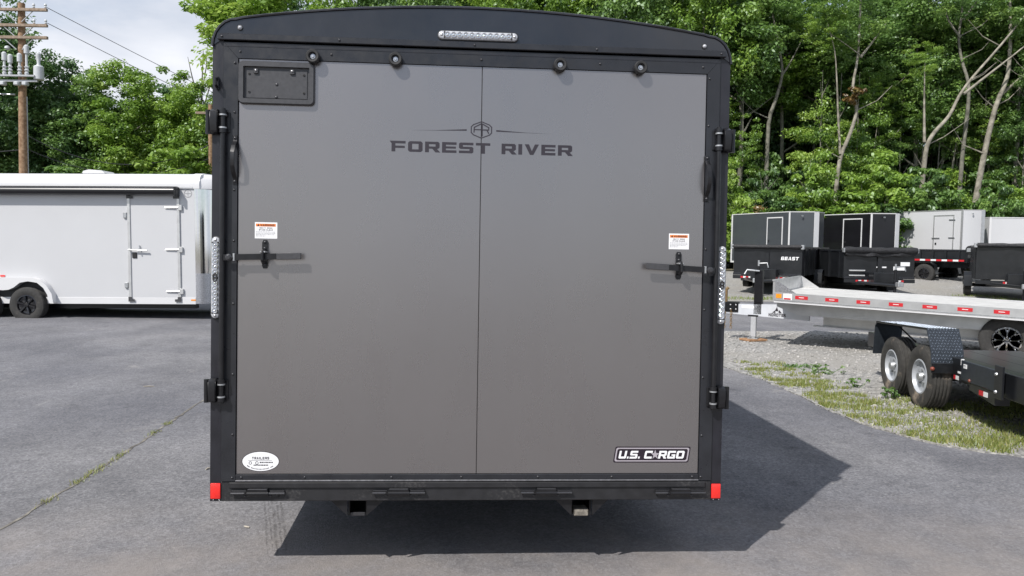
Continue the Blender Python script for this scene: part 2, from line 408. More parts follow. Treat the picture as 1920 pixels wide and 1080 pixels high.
# ------------------------------------------------------------------ ground
def asphalt_mat():
    Q = bpy.data.materials.new('asphalt'); Q.use_nodes = True
    t = Q.node_tree; b = t.nodes['Principled BSDF']; b.inputs['Roughness'].default_value = 0.85
    b.inputs['Specular IOR Level'].default_value = 0.35
    co = N(t, 'ShaderNodeTexCoord'); k = t.links.new
    def noise(sc, det, vec=None, ro=0.5):
        n = N(t, 'ShaderNodeTexNoise', i_Scale=sc, i_Detail=det, i_Roughness=ro)
        k(vec or co.outputs['Object'], n.inputs['Vector']); return n.outputs[0]
    def ramp(src, p0, c0, p1, c1):
        rp = N(t, 'ShaderNodeValToRGB'); e = rp.color_ramp.elements
        e[0].position = p0; e[1].position = p1; e[0].color = (*c0, 1); e[1].color = (*c1, 1); k(src, rp.inputs[0]); return rp.outputs[0]
    def mix(fac, a, c, bt='MIX'):
        mi = N(t, 'ShaderNodeMix', data_type='RGBA', blend_type=bt)
        if isinstance(fac, float): mi.inputs[0].default_value = fac
        else: k(fac, mi.inputs[0])
        k(a, mi.inputs[6])
        if isinstance(c, tuple): mi.inputs[7].default_value = (*c, 1)
        else: k(c, mi.inputs[7])
        return mi.outputs[2]
    base = ramp(noise(0.35, 6), .3, (.142, .145, .163), .7, (.205, .204, .212))
    # streaks along the drive
    mp = N(t, 'ShaderNodeMapping'); mp.inputs['Scale'].default_value = (0.9, 0.6, 1.0); k(co.outputs['Object'], mp.inputs['Vector'])
    st = ramp(noise(1.1, 6, mp.outputs[0], .6), .33, (.74, .74, .75), .7, (1.18, 1.17, 1.16))
    base = mix(1.0, base, st, 'MULTIPLY')
    med = ramp(noise(7.0, 8, None, .68), .3, (.86, .86, .86), .7, (1.12, 1.12, 1.12))
    base = mix(1.0, base, med, 'MULTIPLY')
    grain = ramp(noise(70, 6, None, .8), .3, (.5, .5, .5), .7, (1.45, 1.45, 1.45))
    base = mix(1.0, base, grain, 'MULTIPLY')
    vo = N(t, 'ShaderNodeTexVoronoi', i_Scale=75.0); k(co.outputs['Object'], vo.inputs['Vector'])
    vb = N(t, 'ShaderNodeTexVoronoi', i_Scale=55.0); k(co.outputs['Object'], vb.inputs['Vector'])
    base = mix(1.0, base, ramp(vb.outputs['Color'], .05, (.72, .72, .73), .95, (1.3, 1.29, 1.27)), 'MULTIPLY')
    base = mix(1.0, base, ramp(noise(2.3, 6, None, .6), .27, (.62, .62, .63), .40, (1.0, 1.0, 1.0)), 'MULTIPLY')
    sp = ramp(vo.outputs['Color'], .90, (0, 0, 0), .97, (.5, .5, .5))
    pat = ramp(noise(0.9, 4), .36, (0.15, 0.15, 0.15), .62, (1, 1, 1))
    sm = mix(1.0, sp, pat, 'MULTIPLY')
    base = mix(sm, base, (.42, .39, .35))
    # chalky scuffs
    sc = ramp(noise(1.7, 9, mp.outputs[0], .72), .60, (0, 0, 0), .72, (.55, .55, .55))
    base = mix(sc, base, (.40, .38, .36))
    # sandy wear towards the entrance
    sx = N(t, 'ShaderNodeSeparateXYZ'); k(co.outputs['Object'], sx.inputs[0])
    mr = N(t, 'ShaderNodeMapRange'); mr.inputs[1].default_value = 1.3; mr.inputs[2].default_value = -0.1; k(sx.outputs[1], mr.inputs[0])
    sand = ramp(noise(1.4, 7, None, .65), .32, (.1, .1, .1), .62, (.8, .8, .8))
    m2 = N(t, 'ShaderNodeMath', operation='MULTIPLY'); k(mr.outputs[0], m2.inputs[0]); k(sand, m2.inputs[1])
    base = mix(m2.outputs[0], base, (.27, .24, .22))
    k(base, b.inputs['Base Color'])
    bu = N(t, 'ShaderNodeBump', i_Strength=0.8, i_Distance=0.008); k(noise(80, 5, None, .75), bu.inputs['Height']); k(bu.outputs[0], b.inputs['Normal'])
    return Q
def gravel_mat():
    Q = bpy.data.materials.new('gravel'); Q.use_nodes = True
    t = Q.node_tree; b = t.nodes['Principled BSDF']; b.inputs['Roughness'].default_value = 0.95
    b.inputs['Specular IOR Level'].default_value = 0.2
    co = N(t, 'ShaderNodeTexCoord'); k = t.links.new
    vo = N(t, 'ShaderNodeTexVoronoi', i_Scale=28.0); k(co.outputs['Object'], vo.inputs['Vector'])
    rp = N(t, 'ShaderNodeValToRGB'); e = rp.color_ramp.elements
    e[0].color = (.15, .148, .145, 1); e[1].color = (.46, .45, .43, 1); k(vo.outputs['Color'], rp.inputs[0])
    no = N(t, 'ShaderNodeTexNoise', i_Scale=0.6, i_Detail=6.0); k(co.outputs['Object'], no.inputs['Vector'])
    r2_ = N(t, 'ShaderNodeValToRGB'); e = r2_.color_ramp.elements
    e[0].position = .42; e[1].position = .62; e[0].color = (0, 0, 0, 1); e[1].color = (.75, .75, .75, 1); k(no.outputs[0], r2_.inputs[0])
    mi = N(t, 'ShaderNodeMix', data_type='RGBA'); mi.inputs[7].default_value = (.30, .285, .26, 1)
    k(r2_.outputs[0], mi.inputs[0]); k(rp.outputs[0], mi.inputs[6]); k(mi.outputs[2], b.inputs['Base Color'])
    bu = N(t, 'ShaderNodeBump', i_Strength=0.9, i_Distance=0.02); k(vo.outputs['Distance'], bu.inputs['Height']); k(bu.outputs[0], b.inputs['Normal'])
    return Q
M['asphalt'] = asphalt_mat()
M['gravel'] = gravel_mat()
M['soil'] = mat('forest_ground', (0.07, 0.06, 0.035), 0.95, 0.0, 0.0, 0.5, 0.6, 8, col2=(0.2, 0.18, 0.12), detail=8)

def sheet(name, pts, z, mt, kind='structure', thick=0.0):
    b = B()
    if thick: b.prism(pts, 'z', z - thick, z)
    else: b.flat([(x, y, z) for x, y in pts])
    return b.out(name, mt, None, 0, kind=kind)

# one ground sheet reaching the horizon, rising a little at the back of the lot
gx = [-1500, -400, -120, -60, -40, -25, -10] + [i * 1.5 for i in range(0, 22)] + [45, 60, 120, 400, 1500]
gy = [-1500, -400, -60, 0, 12, 20, 23] + [24.5 + .75 * i for i in range(9)] + [36, 45, 60, 90, 140, 400, 1500]
b = B()
vv = [[b.bm.verts.new((x, y, ground_h(x, y) - 0.03)) for x in gx] for y in gy]
for j in range(len(gy) - 1):
    for i in range(len(gx) - 1):
        b.bm.faces.new((vv[j][i], vv[j][i + 1], vv[j + 1][i + 1], vv[j + 1][i]))
b.out('ground', M['soil'], None, 60, kind='structure')
rng = random.Random(3)
def wob(pts, amp, step=0.25):
    o = []
    for (x0, y0), (x1, y1) in zip(pts, pts[1:]):
        n = max(1, int(math.hypot(x1 - x0, y1 - y0) / step))
        for i in range(n):
            t = i / n
            o.append((x0 + (x1 - x0) * t + rng.uniform(-amp, amp), y0 + (y1 - y0) * t + rng.uniform(-amp, amp)))
    o.append(pts[-1]); return o
sheet('asphalt_lot', [(-60, -40), (60, -40), (60, 20.0), (8, 20.4), (-60, 22)], 0.0, M['asphalt'], thick=0.02)
yb = B(); yx = [4.0] + [5 + i * 1.0 for i in range(36)] + [45, 60]; yy = [20.2, 22, 23.5, 24.5] + [25.25 + .75 * i for i in range(8)] + [33, 35, 36.5]
yv = [[yb.bm.verts.new((x, y + (rng.uniform(-.15, .15) if j == 0 else 0), ground_h(x, y) + .010)) for x in yx] for j, y in enumerate(yy)]
for j in range(len(yy) - 1):
    for i in range(len(yx) - 1): yb.bm.faces.new((yv[j][i], yv[j][i + 1], yv[j + 1][i + 1], yv[j + 1][i]))
yb.out('gravel_yard', M['gravel'], None, 60, kind='structure')
ISL = [(60, 11.8), (20, 11.6), (9, 11.5), (6.6, 11.5), (5.3, 11.4), (4.2, 10.9), (3.5, 10.0), (3.2, 8.9), (3.35, 7.8)] 
NEAR = [(3.35, 7.8), (3.69, 6.75), (3.82, 5.8), (3.84, 4.74), (3.80, 3.9), (3.84, 3.3), (3.95, 2.85), (4.12, 2.5), (4.35, 2.26), (4.7, 2.05), (5.3, 1.85), (6.5, 1.65), (9, 1.5), (20, 1.3), (60, 1.2)]
sheet('gravel_verge', wob(ISL, .05, .3)[:-1] + wob(NEAR, .018, .12), 0.012, M['gravel'], thick=0.012)

# seam in the asphalt with a raised tarry lip
pts = [(-2.72 + rng.uniform(-.014, .014) + .04 * math.sin(y * .9), y) for y in [i * .09 - .6 for i in range(150)]]
b = B()
w = [0.006 + 0.010 * abs(math.sin(i * .7) * math.sin(i * .23)) for i in range(len(pts))]
for i in range(len(pts) - 1):
    (x0, y0), (x1, y1) = pts[i], pts[i + 1]
    b.flat([(x0 - w[i], y0, .003), (x0 + w[i], y0, .003), (x1 + w[i + 1], y1, .003), (x1 - w[i + 1], y1, .003)])
bmesh.ops.remove_doubles(b.bm, verts=b.bm.verts[:], dist=1e-5)
crack = b.out('asphalt_crack', mat('crack_fill', (.06, .055, .05), .95, 0, 0, 9, .5, 60, col2=(.30, .28, .24)), None, 0, kind='structure')

def mark_mat():
    Q = bpy.data.materials.new('tyre_mark'); Q.use_nodes = True
    t = Q.node_tree; b_ = t.nodes['Principled BSDF']; b_.inputs['Base Color'].default_value = (.06, .055, .052, 1); b_.inputs['Roughness'].default_value = .9
    co = N(t, 'ShaderNodeTexCoord'); mp_ = N(t, 'ShaderNodeMapping'); mp_.inputs['Scale'].default_value = (45, 5, 1); mp_.inputs['Rotation'].default_value = (0, 0, -.16); mp_.vector_type = 'TEXTURE'; mp_.inputs['Scale'].default_value = (.022, .2, 1)
    n_ = N(t, 'ShaderNodeTexNoise', i_Scale=1.0, i_Detail=4.0); t.links.new(co.outputs['Object'], mp_.inputs[0]); t.links.new(mp_.outputs[0], n_.inputs['Vector'])
    rp = N(t, 'ShaderNodeValToRGB'); rp.color_ramp.elements[0].position = .35; rp.color_ramp.elements[1].position = .75; rp.color_ramp.elements[1].color = (.42, .42, .42, 1)
    t.links.new(n_.outputs[0], rp.inputs[0]); t.links.new(rp.outputs[0], b_.inputs['Alpha'])
    return Q
M['mark'] = mark_mat()
mb = B()
for o_, w_, e0, e1 in ((0, .016, 1.35, .30), (.026, .012, 1.28, .36), (.048, .020, 1.35, .26), (.078, .014, 1.30, .42), (.103, .019, 1.35, .33)):
    ys = [e0 + (e1 - e0) * i / 12 for i in range(13)]
    xs = [-1.37 + o_ + (1.35 - q) * .27 + rng.uniform(-.004, .004) for q in ys]
    ws = [w_ * (.25 + .75 * math.sin(math.pi * (i + .6) / 13.2)) * rng.uniform(.7, 1.1) for i in range(13)]
    for i in range(12):
        mb.flat([(xs[i], ys[i], .004), (xs[i] + ws[i], ys[i], .004), (xs[i + 1] + ws[i + 1], ys[i + 1], .004), (xs[i + 1], ys[i + 1], .004)])
mb.out('tyre_mark', M['mark'], None, 0, kind='structure')

# ------------------------------------------------------------------ THE CARGO TRAILER
def cargo_trailer():
    tr = thing('cargo_trailer', 'large black cargo trailer with pewter grey rear ramp door facing the viewer', 'trailer', (0, 0, 0), (-R(1.68), R(0.2), 0))
    HW = 1.295
    def roofz(x): return 2.862 - 0.098 * (x / 1.2) ** 2
    top = []
    for i in range(7):                                      # left shoulder
        t = math.pi / 2 * i / 6
        top.append((-HW + .115 * (1 - math.cos(t)), 2.63 + .135 * math.sin(t)))
    mid = [(-1.15 + 2.3 * i / 22, roofz(-1.15 + 2.3 * i / 22)) for i in range(23)]
    prof = top[:-1] + [(-1.18, 2.764)] + mid + [(1.18, 2.764)] + [(-x, z) for x, z in top[:-1][::-1]]
    outline = [(-HW, .385)] + prof + [(HW, .385)]
    # box body behind the rear frame
    inner = [(x * .992, .385 + (z - .385) * .996) for x, z in outline]
    B().prism(inner, 'y', .10, 7.3).out('body_shell', M['header'], tr, 30)
    # rear frame: hoop of the outline, open in the middle
    b = B()
    ho = outline
    hi = [(max(-1.243, min(1.243, x)), min(z, 2.66)) for x, z in outline]
    hi[0] = (-1.243, .385); hi[-1] = (1.243, .385)
    for s in (-1, 1):
        B().prism([(s * HW, .385), (s * 1.243, .385), (s * 1.243, 2.668), (s * HW, 2.632)], 'y', 0.0, .10).out('rear_post', M['frame'], tr, 30)
    hd = [(-HW, 2.632)] + prof[1:-1] + [(HW, 2.632), (1.243, 2.668), (-1.243, 2.668)]
    B().prism(hd, 'y', -.004, .10).out('header_panel', M['header'], tr, 30)
    # lip following the roof edge
    b = B(); b.tube([(x, -.004, z) for x, z in prof], .008, 6); b.out('roof_lip', M['frame'], tr, 60)
    B().box(-1.268, 1.268, -.022, -.0045, 2.659, 2.690, .003).out('drip_rail', M['trim'], tr)
    # ramp door
    dr = B().box(-1.24, 1.24, .012, .07, .487, 2.652).out('ramp_door', M['frame'], tr)
    B().box(-1.168, .0245, -.001, .0115, .521, 2.573, .0015).out('panel', M['panel'], dr)
    B().box(.0268, 1.172, -.001, .0115, .521, 2.573, .0015).out('panel', M['panel'], dr)
    y0, y1 = -.009, .0118
    t3 = [[(-1.24, 2.650), (1.24, 2.650), (1.174, 2.574), (-1.170, 2.574)],
          [(-1.24, .486), (-1.24, 2.6485), (-1.1705, 2.5725), (-1.1705, .486)],
          [(1.24, .486), (1.24, 2.6485), (1.1745, 2.5725), (1.1745, .486)]]
    for q in t3: B().prism(q, 'y', y0, y1).out('door_trim', M['trim'], dr, 20)
    B().box(-1.238, 1.238, -.0105, -.0092, 2.630, 2.634).out('trim_groove', M['frame'], dr)
    br = B().box(-1.169, 1.173, y0 - .002, y1, .494, .520, .002).out('bottom_trim', M['trim'], dr)
    B().box(-1.169, 1.173, -.016, .0115, .4855, .4935, .002).out('bottom_lip', mat('lip_highlight', (.16, .16, .17), .4, .5, .3, 60), dr)  # pale grey colour stands in for the highlight along the lip
    # sill
    B().box(-1.2425, 1.2425, -.004, .1, .385, .4835, .003).out('sill', M['sill'], tr)
    B().box(-1.2, 1.21, -.014, -.0045, .452, .481, .003).out('sill_step', M['sill'], tr)
    # screws
    sm = B().dome((0, 0, 0), (0, -1, 0), .0065, .006, 8).mesh('screw', M['screw'])
    for s in (-1, 1):
        for z in (2.55, 2.31, 1.93, 1.68, 1.37, 1.02, .72, .505): put('screw', sm, dr, (s * 1.185, -.009, z))
    for x in (-1.14, -.83, -.4, -.05, .34, .72, 1.14): put('screw', sm, dr, (x, -.011, .507))
    for x in (-1.16, -.72, 0.02, .62, 1.15): put('screw', sm, dr, (x, -.009, 2.606))
    for x in (-1.245, -.68, -.015, .6, 1.24): put('screw', sm, tr, (x, -.022, 2.674))
    # rubber bumpers
    bm_ = B().lathe([(0, .030), (.012, .0335), (.034, .0335), (.040, .029), (.039, .020), (.022, .013), (.020, .001)], (0, 0, 0), (0, -1, 0), 26).mesh('bumper', M['rubber'])
    bw = B().lathe([(.0205, .0125), (.024, .0125), (.0245, .007), (.031, .006), (.031, .001)], (0, 0, 0), (0, -1, 0), 12).mesh('bolt', M['bolt'])
    for x in (-.806, -.404, .414, .822):
        o = put('bumper', bm_, tr, (x, -.009, 2.588)); put('bolt', bw, o)
    # plate holder
    ph = thing_part('plate_holder', tr)
    def rr_(x0, x1, z0, z1, rad, n=5):
        p = []
        for cx, cz, a in ((x1 - rad, z1 - rad, 0), (x0 + rad, z1 - rad, 90), (x0 + rad, z0 + rad, 180), (x1 - rad, z0 + rad, 270)):
            p += [(cx + rad * math.cos(R(a + 90 * i / n)), cz + rad * math.sin(R(a + 90 * i / n))) for i in range(n + 1)]
        return p
    A = rr_(-1.168, -.800, 2.352, 2.560, .022); A2 = rr_(-1.164, -.804, 2.356, 2.556, .02); I = rr_(-1.142, -.824, 2.377, 2.534, .004)
    b = B(); b.loop([[(x, -.0012, z) for x, z in A], [(x, -.016, z) for x, z in A], [(x, -.024, z) for x, z in A2], [(x, -.024, z) for x, z in I], [(x, -.007, z) for x, z in I]], True, True)
    b.out('plate_frame', M['plastic'], ph)
    b = B().box(-1.13, -.836, -.0105, -.0075, 2.382, 2.522, .001); b.out('back_plate', M['plastic'], ph)
    for x in (-1.083, -.908):
        t = B().box(x - .012, x + .012, -.020, -.0108, 2.500, 2.524, .003).out('tab', M['plastic'], ph)
        B().dome((x, -.020, 2.516), (0, -1, 0), .0065, .006, 10).out('tab_bolt', M['bolt'], ph)
    for x in (-1.116, -.852):
        for z in (2.50, 2.412): B().lathe([(0, .006), (.003, .006), (.0035, .003), (.001, .001)], (x, -.0108, z), (0, -1, 0), 8).out('rivet', M['rubber'], ph)
    B().dome((-.983, -.0108, 2.450), (0, -1, 0), .008, .004, 8).out('rivet', M['screw'], ph)
    B().dome((-.985, -.0108, 2.388), (0, -1, 0), .008, .005, 8).out('rivet', M['screw'], ph)
    # clearance light bar
    def lightbar(x0, x1, z, n, vertical=False, nm='light_bar'):
        L_ = (x1 - x0); c = (x0 + x1) / 2; h = .0205
        root = None
        def P(a, bb): return (a, bb) if not vertical else (bb, a)
        pl = [(x1 - h + h * math.cos(R(t)), h * math.sin(R(t))) for t in range(-90, 91, 15)] + [(x0 + h + h * math.cos(R(t)), h * math.sin(R(t))) for t in range(90, 271, 15)]
        def ring(sc, y): return [((P(c + (a - c) * (1 - (1 - sc) * h / (L_ / 2) * 1.0), bb * sc))) + (y,) for a, bb in pl]
        def tor(rg): return [((q[0] if not vertical else q[0] + z, q[2], q[1] + (z if not vertical else 0))) for q in rg]
        base = B().loop([tor(ring(1.18, -.0045)), tor(ring(1.18, -.008)), tor(ring(1.0, -.010))]).out(nm, M['rubber'], tr)
        B().loop([tor(ring(1.0, -.0102)), tor(ring(.97, -.017)), tor(ring(.8, -.021)), tor(ring(.4, -.0225))]).out('lens', M['lens'], base, 50)
        st = L_ / (n + 2)
        cell = B().lathe([(0, .0150), (.004, .0150), (.006, .0125), (.003, .0080), (.007, .0045), (.008, .001)], (0, 0, 0), (0, -1, 0), 10).mesh('diode', M['chrome'])
        for i in range(n):
            a = x0 + st * (1.5 + i)
            put('diode', cell, base, (a, -.0215, z) if not vertical else (z, -.0215, a))
        sc = B().dome((0, 0, 0), (0, -1, 0), .009, .007, 10).mesh('end_screw', M['bolt'])
        dk = B().box(-.0035, .0035, -.004, 0, -.017, .017).mesh('lens_gap', M['rubber'])
        for a, e in ((x0 + st * .55, x0 + st * 1.02), (x1 - st * .55, x1 - st * 1.02)):
            put('end_screw', sc, base, (a, -.0195, z) if not vertical else (z, -.0195, a))
            put('lens_gap', dk, base, (e, -.0195, z) if not vertical else (z, -.0195, e), (0, 0 if not vertical else R(90), 0))
        return base
    lightbar(-.196, .200, 2.721, 11)
    for s in (-1, 1):
        q = lightbar(1.296, 1.697, s * 1.270, 13, True, 'tail_light')
        b = B(); b.lathe([(0, .012), (.004, .012), (.004, .006), (0, .006)], (s * 1.270, -.026, 1.506), (0, -1, 0), 14, False)
        b.lathe([(0, .011), (.004, .011), (.004, .0055), (0, .0055)], (s * 1.270, -.026, 1.488), (0, -1, 0), 14, False); b.out('lens_mark', M['rubber'], q)
    for x, z in ((-1.163, 2.722), (1.156, 2.713)):
        o = B().lathe([(0, .014), (.004, .014), (.0045, .011)], (x, -.004, z), (0, -1, 0), 14).out('marker_light', M['rubber'], tr)
        B().dome((x, -.008, z), (0, -1, 0), .0105, .010, 14).out('lens', M['lens'], o)
    # hold-back clip
    o = B().box(-1.276, -1.262, -.012, -.0005, 2.415, 2.482, .004).out('hold_back_clip', M['steelblk'], tr)
    B().tube([(-1.269, -.012, 2.47), (-1.269, -.045, 2.462), (-1.269, -.045, 2.435), (-1.269, -.012, 2.427)], .007, 8).out('hook', M['steelblk'], o)
    # lock rods with cams and keepers
    for s, z0, z1 in ((-1, .884, 2.318), (1, .862, 2.296)):
        X = s * 1.234
        rod = B().cyl((X, -.034, z0 - .004), (X, -.034, z1 + .004), .0125, 14).out('lock_rod', M['steelblk'], tr)
        for za, zb in ((z1 - .118, z1), (z0, z0 + .117)):
            zm = (za + zb) / 2
            for q in ((za, zm - .03), (zm + .03, zb)):
                b = B().cyl((X, -.034, q[0] + .004), (X, -.034, q[1] - .004), .0185, 16); b.out('collar', M['steelblk'], rod)
            for q in (zm - .031, zm + .031):
                B().cyl((X, -.034, q - .0035), (X, -.034, q + .0035), .0192, 16).out('wear_ring', M['galv'], rod)
            B().box(X - .028, X + .028, -.0165, -.0005 if False else -.0005, zm - .05, zm + .05, .002).out('bearing_plate', M['steelblk'], rod)
            x0, x1 = (s * 1.292, s * 1.256)
            if x0 > x1: x0, x1 = x1, x0
            b = B(); b.prism([(-.052, za + .008), (-.040, za), (0, za), (0, zb), (-.034, zb), (-.056, zb - .014), (-.060, zm)], 'x', x0, x1)
            bmesh.ops.bevel(b.bm, geom=b.bm.edges[:], offset=.003, segments=2, affect='EDGES')
            b.out('cam', M['steelblk'], rod)
            b = B(); b.cyl((s * 1.308, -.022, za - .002), (s * 1.308, -.022, zb - .004), .0125, 12); b.box(*sorted((s * 1.296, s * 1.300)), -.03, .05, za, zb - .006)
            b.out('keeper', M['steelblk'], rod)
    # clips holding the rods and grab handles
    for s, z0, z1 in ((-1, 1.958, 2.196), (1, 1.925, 2.158)):
        X = s * 1.181
        b = B()
        w_ = .0105
        def bar(pts):
            rg = [[(X - w_, y - .003, z), (X + w_, y - .003, z), (X + w_, y + .003, z), (X - w_, y + .003, z)] for y, z in pts]
            b.loop(rg)
        zz = z1 - z0
        bar([(-.0125, z0), (-.0125, z0 + .028), (-.040, z0 + .05), (-.060, z0 + .085), (-.062, z0 + zz / 2), (-.060, z1 - .085), (-.040, z1 - .05), (-.0125, z1 - .028), (-.0125, z1)])
        bmesh.ops.bevel(b.bm, geom=b.bm.edges[:], offset=.0012, segments=1, affect='EDGES')
        h = b.out('grab_handle', M['steelblk'], tr, 45)
        for z in (z0 + .013, z1 - .013): B().dome((X, -.0155, z), (0, -1, 0), .0075, .006, 8).out('bolt', M['screw'], h)
    # latch bars
    for s, za, zb, xe in ((-1, 1.597, 1.610, .851), (1, 1.572, 1.590, .867)):
        x0 = s * 1.224; x1 = s * xe
        def zx(x): return za + (zb - za) * (x - x0) / (x1 - x0)
        def slab(xa, xb, ya, yb, hh):
            return B().loop([[(xa, ya, zx(xa) - hh), (xa, yb, zx(xa) - hh), (xa, yb, zx(xa) + hh), (xa, ya, zx(xa) + hh)], [(xb, ya, zx(xb) - hh), (xb, yb, zx(xb) - hh), (xb, yb, zx(xb) + hh), (xb, ya, zx(xb) + hh)]])
        b = slab(x0, x1 + s * .11, -.049, -.041, .0145); bar_ = b.out('latch_bar', M['steelblk'], tr)
        b = slab(x1 + s * .118, x1, -.052, -.039, .0158)
        bmesh.ops.bevel(b.bm, geom=b.bm.edges[:], offset=.002, segments=1, affect='EDGES'); b.out('grip', M['plastic'], bar_)
        B().lathe([(0, .0165), (.010, .0165), (.012, .010), (.016, .009), (.016, .001)], (s * 1.196, -.049, zx(s * 1.196)), (0, -1, 0), 14).out('pivot_bolt', M['screw'], bar_)
        B().box(*sorted((s * 1.178, s * 1.169)), -.053, -.037, zx(s * 1.17) - .018, zx(s * 1.17) + .018, .001).out('pivot_band', M['galv'], bar_)
        xp = s * 1.034 if s < 0 else 1.046; zp = zx(xp)
        pl = [(xp - .014, zp - .045), (xp - .008, zp - .058), (xp + .008, zp - .058), (xp + .014, zp - .045), (xp + .014, zp + .07), (xp + .008, zp + .083), (xp - .008, zp + .083), (xp - .014, zp + .07)]
        pv = B().prism(pl, 'y', -.010, -.0012).out('catch_plate', M['steelblk'], tr)
        for z in (zp - .04, zp + .042, zp + .072): B().dome((xp, -.010, z), (0, -1, 0), .0078, .008, 8).out('bolt', M['screw'], pv)
        B().tube([(xp, -.01, zp + .03), (xp, -.05, zp + .028), (xp, -.064, zp + .014), (xp, -.064, zp - .016), (xp, -.05, zp - .026), (xp, -.01, zp - .028)], .0085, 8).out('catch_loop', M['steelblk'], pv)
        B().box(xp - .013, xp + .013, -.06, -.0102, zp + .020, zp + .027, .001).out('catch_tongue', M['galv'], pv)
    # warning labels
    for xa, xb, za, zb in ((-1.086, -.977, 1.694, 1.774), (.994, 1.099, 1.678, 1.758)):
        y = -.0016; h = zb - za; w_ = xb - xa
        lb = B().box(xa, xb, y, -.0012, za, zb).out('warning_label', M['white_label'], tr, 0)
        B().box(xa + w_ * .05, xb - w_ * .07, y - .0004, y - .0001, zb - h * .26, zb - h * .09).out('label_band', M['orange'], lb, 0)
        b = B(); lettering(b, 'WARNING', xa + w_ * .25, zb - h * .235, h * .12, 0, y - .0006, .25, total=w_ * .62)
        b.flat([(xa + w_ * .10, y - .0006, zb - h * .24), (xa + w_ * .21, y - .0006, zb - h * .24), (xa + w_ * .155, y - .0006, zb - h * .1)])
        lettering(b, 'HEAVY DOOR', xa + w_ * .2, zb - h * .385, h * .065, 0, y - .0003, .3, total=w_ * .58)
        lettering(b, 'STAND CLEAR', xa + w_ * .18, zb - h * .51, h * .075, 0, y - .0003, .3, total=w_ * .62)
        b.out('label_text', M['ink'], lb, 0)
        b = B()
        rg = random.Random(5)
        for i in range(4):
            x = xa + w_ * .05; ze = zb - h * (.59 + .085 * i)
            end = xb - w_ * (.08 + (.45 if i == 3 else .05 * (i == 2)))
            while x < end:
                q = min(end, x + rg.uniform(.003, .011)); b.box(x, q, y - .0004, y - .0001, ze - h * .02, ze + h * .012); x = q + .0022
        b.out('label_print', M['ink_grey'], lb, 0)
    # brand lettering
    b = B(); e = lettering(b, 'FOREST ', -.424, 2.140, .053, .0723, -.0014, .17); b.out('brand_lettering', M['ink'], tr, 0)
    b = B(); lettering(b, 'RIVER', e, 2.140, .053, .0723, -.0014, .17); b.out('brand_lettering', M['ink'], tr, 0)
    b = B()
    cx, cz = .0257, 2.2585
    hexp = [(cx + .051 * a, cz + .041 * c) for a, c in ((0, 1), (.78, .62), (1, .35), (1, -.35), (.78, -.62), (0, -1), (-.78, -.62), (-1, -.35), (-1, .35), (-.78, .62))]
    stroke(b, hexp, .0055, -.0014, True)
    stroke(b, [(cx - .002, cz + .030), (cx - .036, cz + .012), (cx - .037, cz - .012)], .006, -.0016); stroke(b, [(cx - .034, cz + .001), (cx - .002, cz + .001)], .005, -.0019, k=3)
    stroke(b, [(cx + .004, cz - .030), (cx + .004, cz + .030), (cx + .037, cz + .012), (cx + .036, cz + .000), (cx + .004, cz + .000)], .006, -.0016)
    stroke(b, [(cx + .028, cz - .001), (cx + .036, cz - .016)], .006, -.0021, k=2)
    b.out('brand_emblem', M['ink'], tr, 0)
    for q in ([(-.33, 2.2475), (-.048, 2.2520), (-.048, 2.2600), (-.2, 2.2512)], [(.382, 2.2475), (.25, 2.2510), (.100, 2.2600), (.1005, 2.2515)]):
        B().flat([(x, -.0015, z) for x, z in q]).out('brand_flourish', M['ink'], tr, 0)
    # model badge
    x0, x1, z0, z1, sh = .727, 1.121, .577, .660, .012
    def para(dx): return [(x, -.0016 - (.0003 if dx else 0) * (dx / .004), z) for x, z in rrp(x0 + dx, x1 - dx, z0 + dx, z1 - dx, sh)]
    def rrp(a, c, d, e, s_):
        p = rr_(a, c, d, e, .009, 3); return [(x + s_ * (z - z0) / (z1 - z0), z) for x, z in p]
    bd = B().flat([(x, -.0015, z) for x, z in rrp(x0, x1, z0, z1, sh)]).out('badge', M['badge'], tr, 0)
    b = B(); o_ = rrp(x0 + .006, x1 - .006, z0 + .006, z1 - .006, sh); i_ = rrp(x0 + .013, x1 - .013, z0 + .012, z1 - .012, sh)
    b.loop([[(x, -.0018, z) for x, z in o_], [(x, -.00182, z) for x, z in i_]], True, False); b.out('badge_border', M['silver_ink'], bd, 0)
    b = B(); e = lettering(b, 'U.S.', x0 + .027, z0 + .021, .040, .039, -.0019, .13, .2)
    lettering(b, 'C', x0 + .160, z0 + .021, .040, .040, -.0019, .13, .2)
    lettering(b, 'RGO', x0 + .234, z0 + .021, .040, .041, -.0019, .13, .2); b.out('badge_lettering', M['white_label'], bd, 0)
    sx, sz = x0 + .219, z0 + .041
    sp = [(sx + (.024 if i % 2 == 0 else .0098) * math.sin(math.pi * i / 5), -.0024, sz + (.026 if i % 2 == 0 else .0098) * math.cos(math.pi * i / 5)) for i in range(10)]
    B().flat(sp).out('badge_star', M['silver_ink'], bd, 0)
    # dealer oval
    cx, cz = -1.049, .584
    def el(a, c, y): return [(cx + a * math.cos(t), y, cz + c * math.sin(t)) for t in [2 * math.pi * i / 40 for i in range(40)]]
    ov = B().flat(el(.092, .051, -.0014)).out('dealer_sticker', M['ink'], tr, 0)
    B().flat(el(.089, .048, -.0017)).out('sticker_face', M['white_label'], ov, 0)
    b = B(); lettering(b, 'TRAILERS', cx - .042, cz + .010, .013, 0, -.0021, .3, total=.084)
    b.box(cx - .06, cx + .055, -.0022, -.0019, cz + .0035, cz + .0050)
    for x in (cx - .05, cx - .018):
        b.lathe([(0, .0080), (.0003, .0080), (.0003, .0055), (0, .0055)], (x, -.0019, cz - .0075), (0, -1, 0), 14, False)
    rg = random.Random(2)
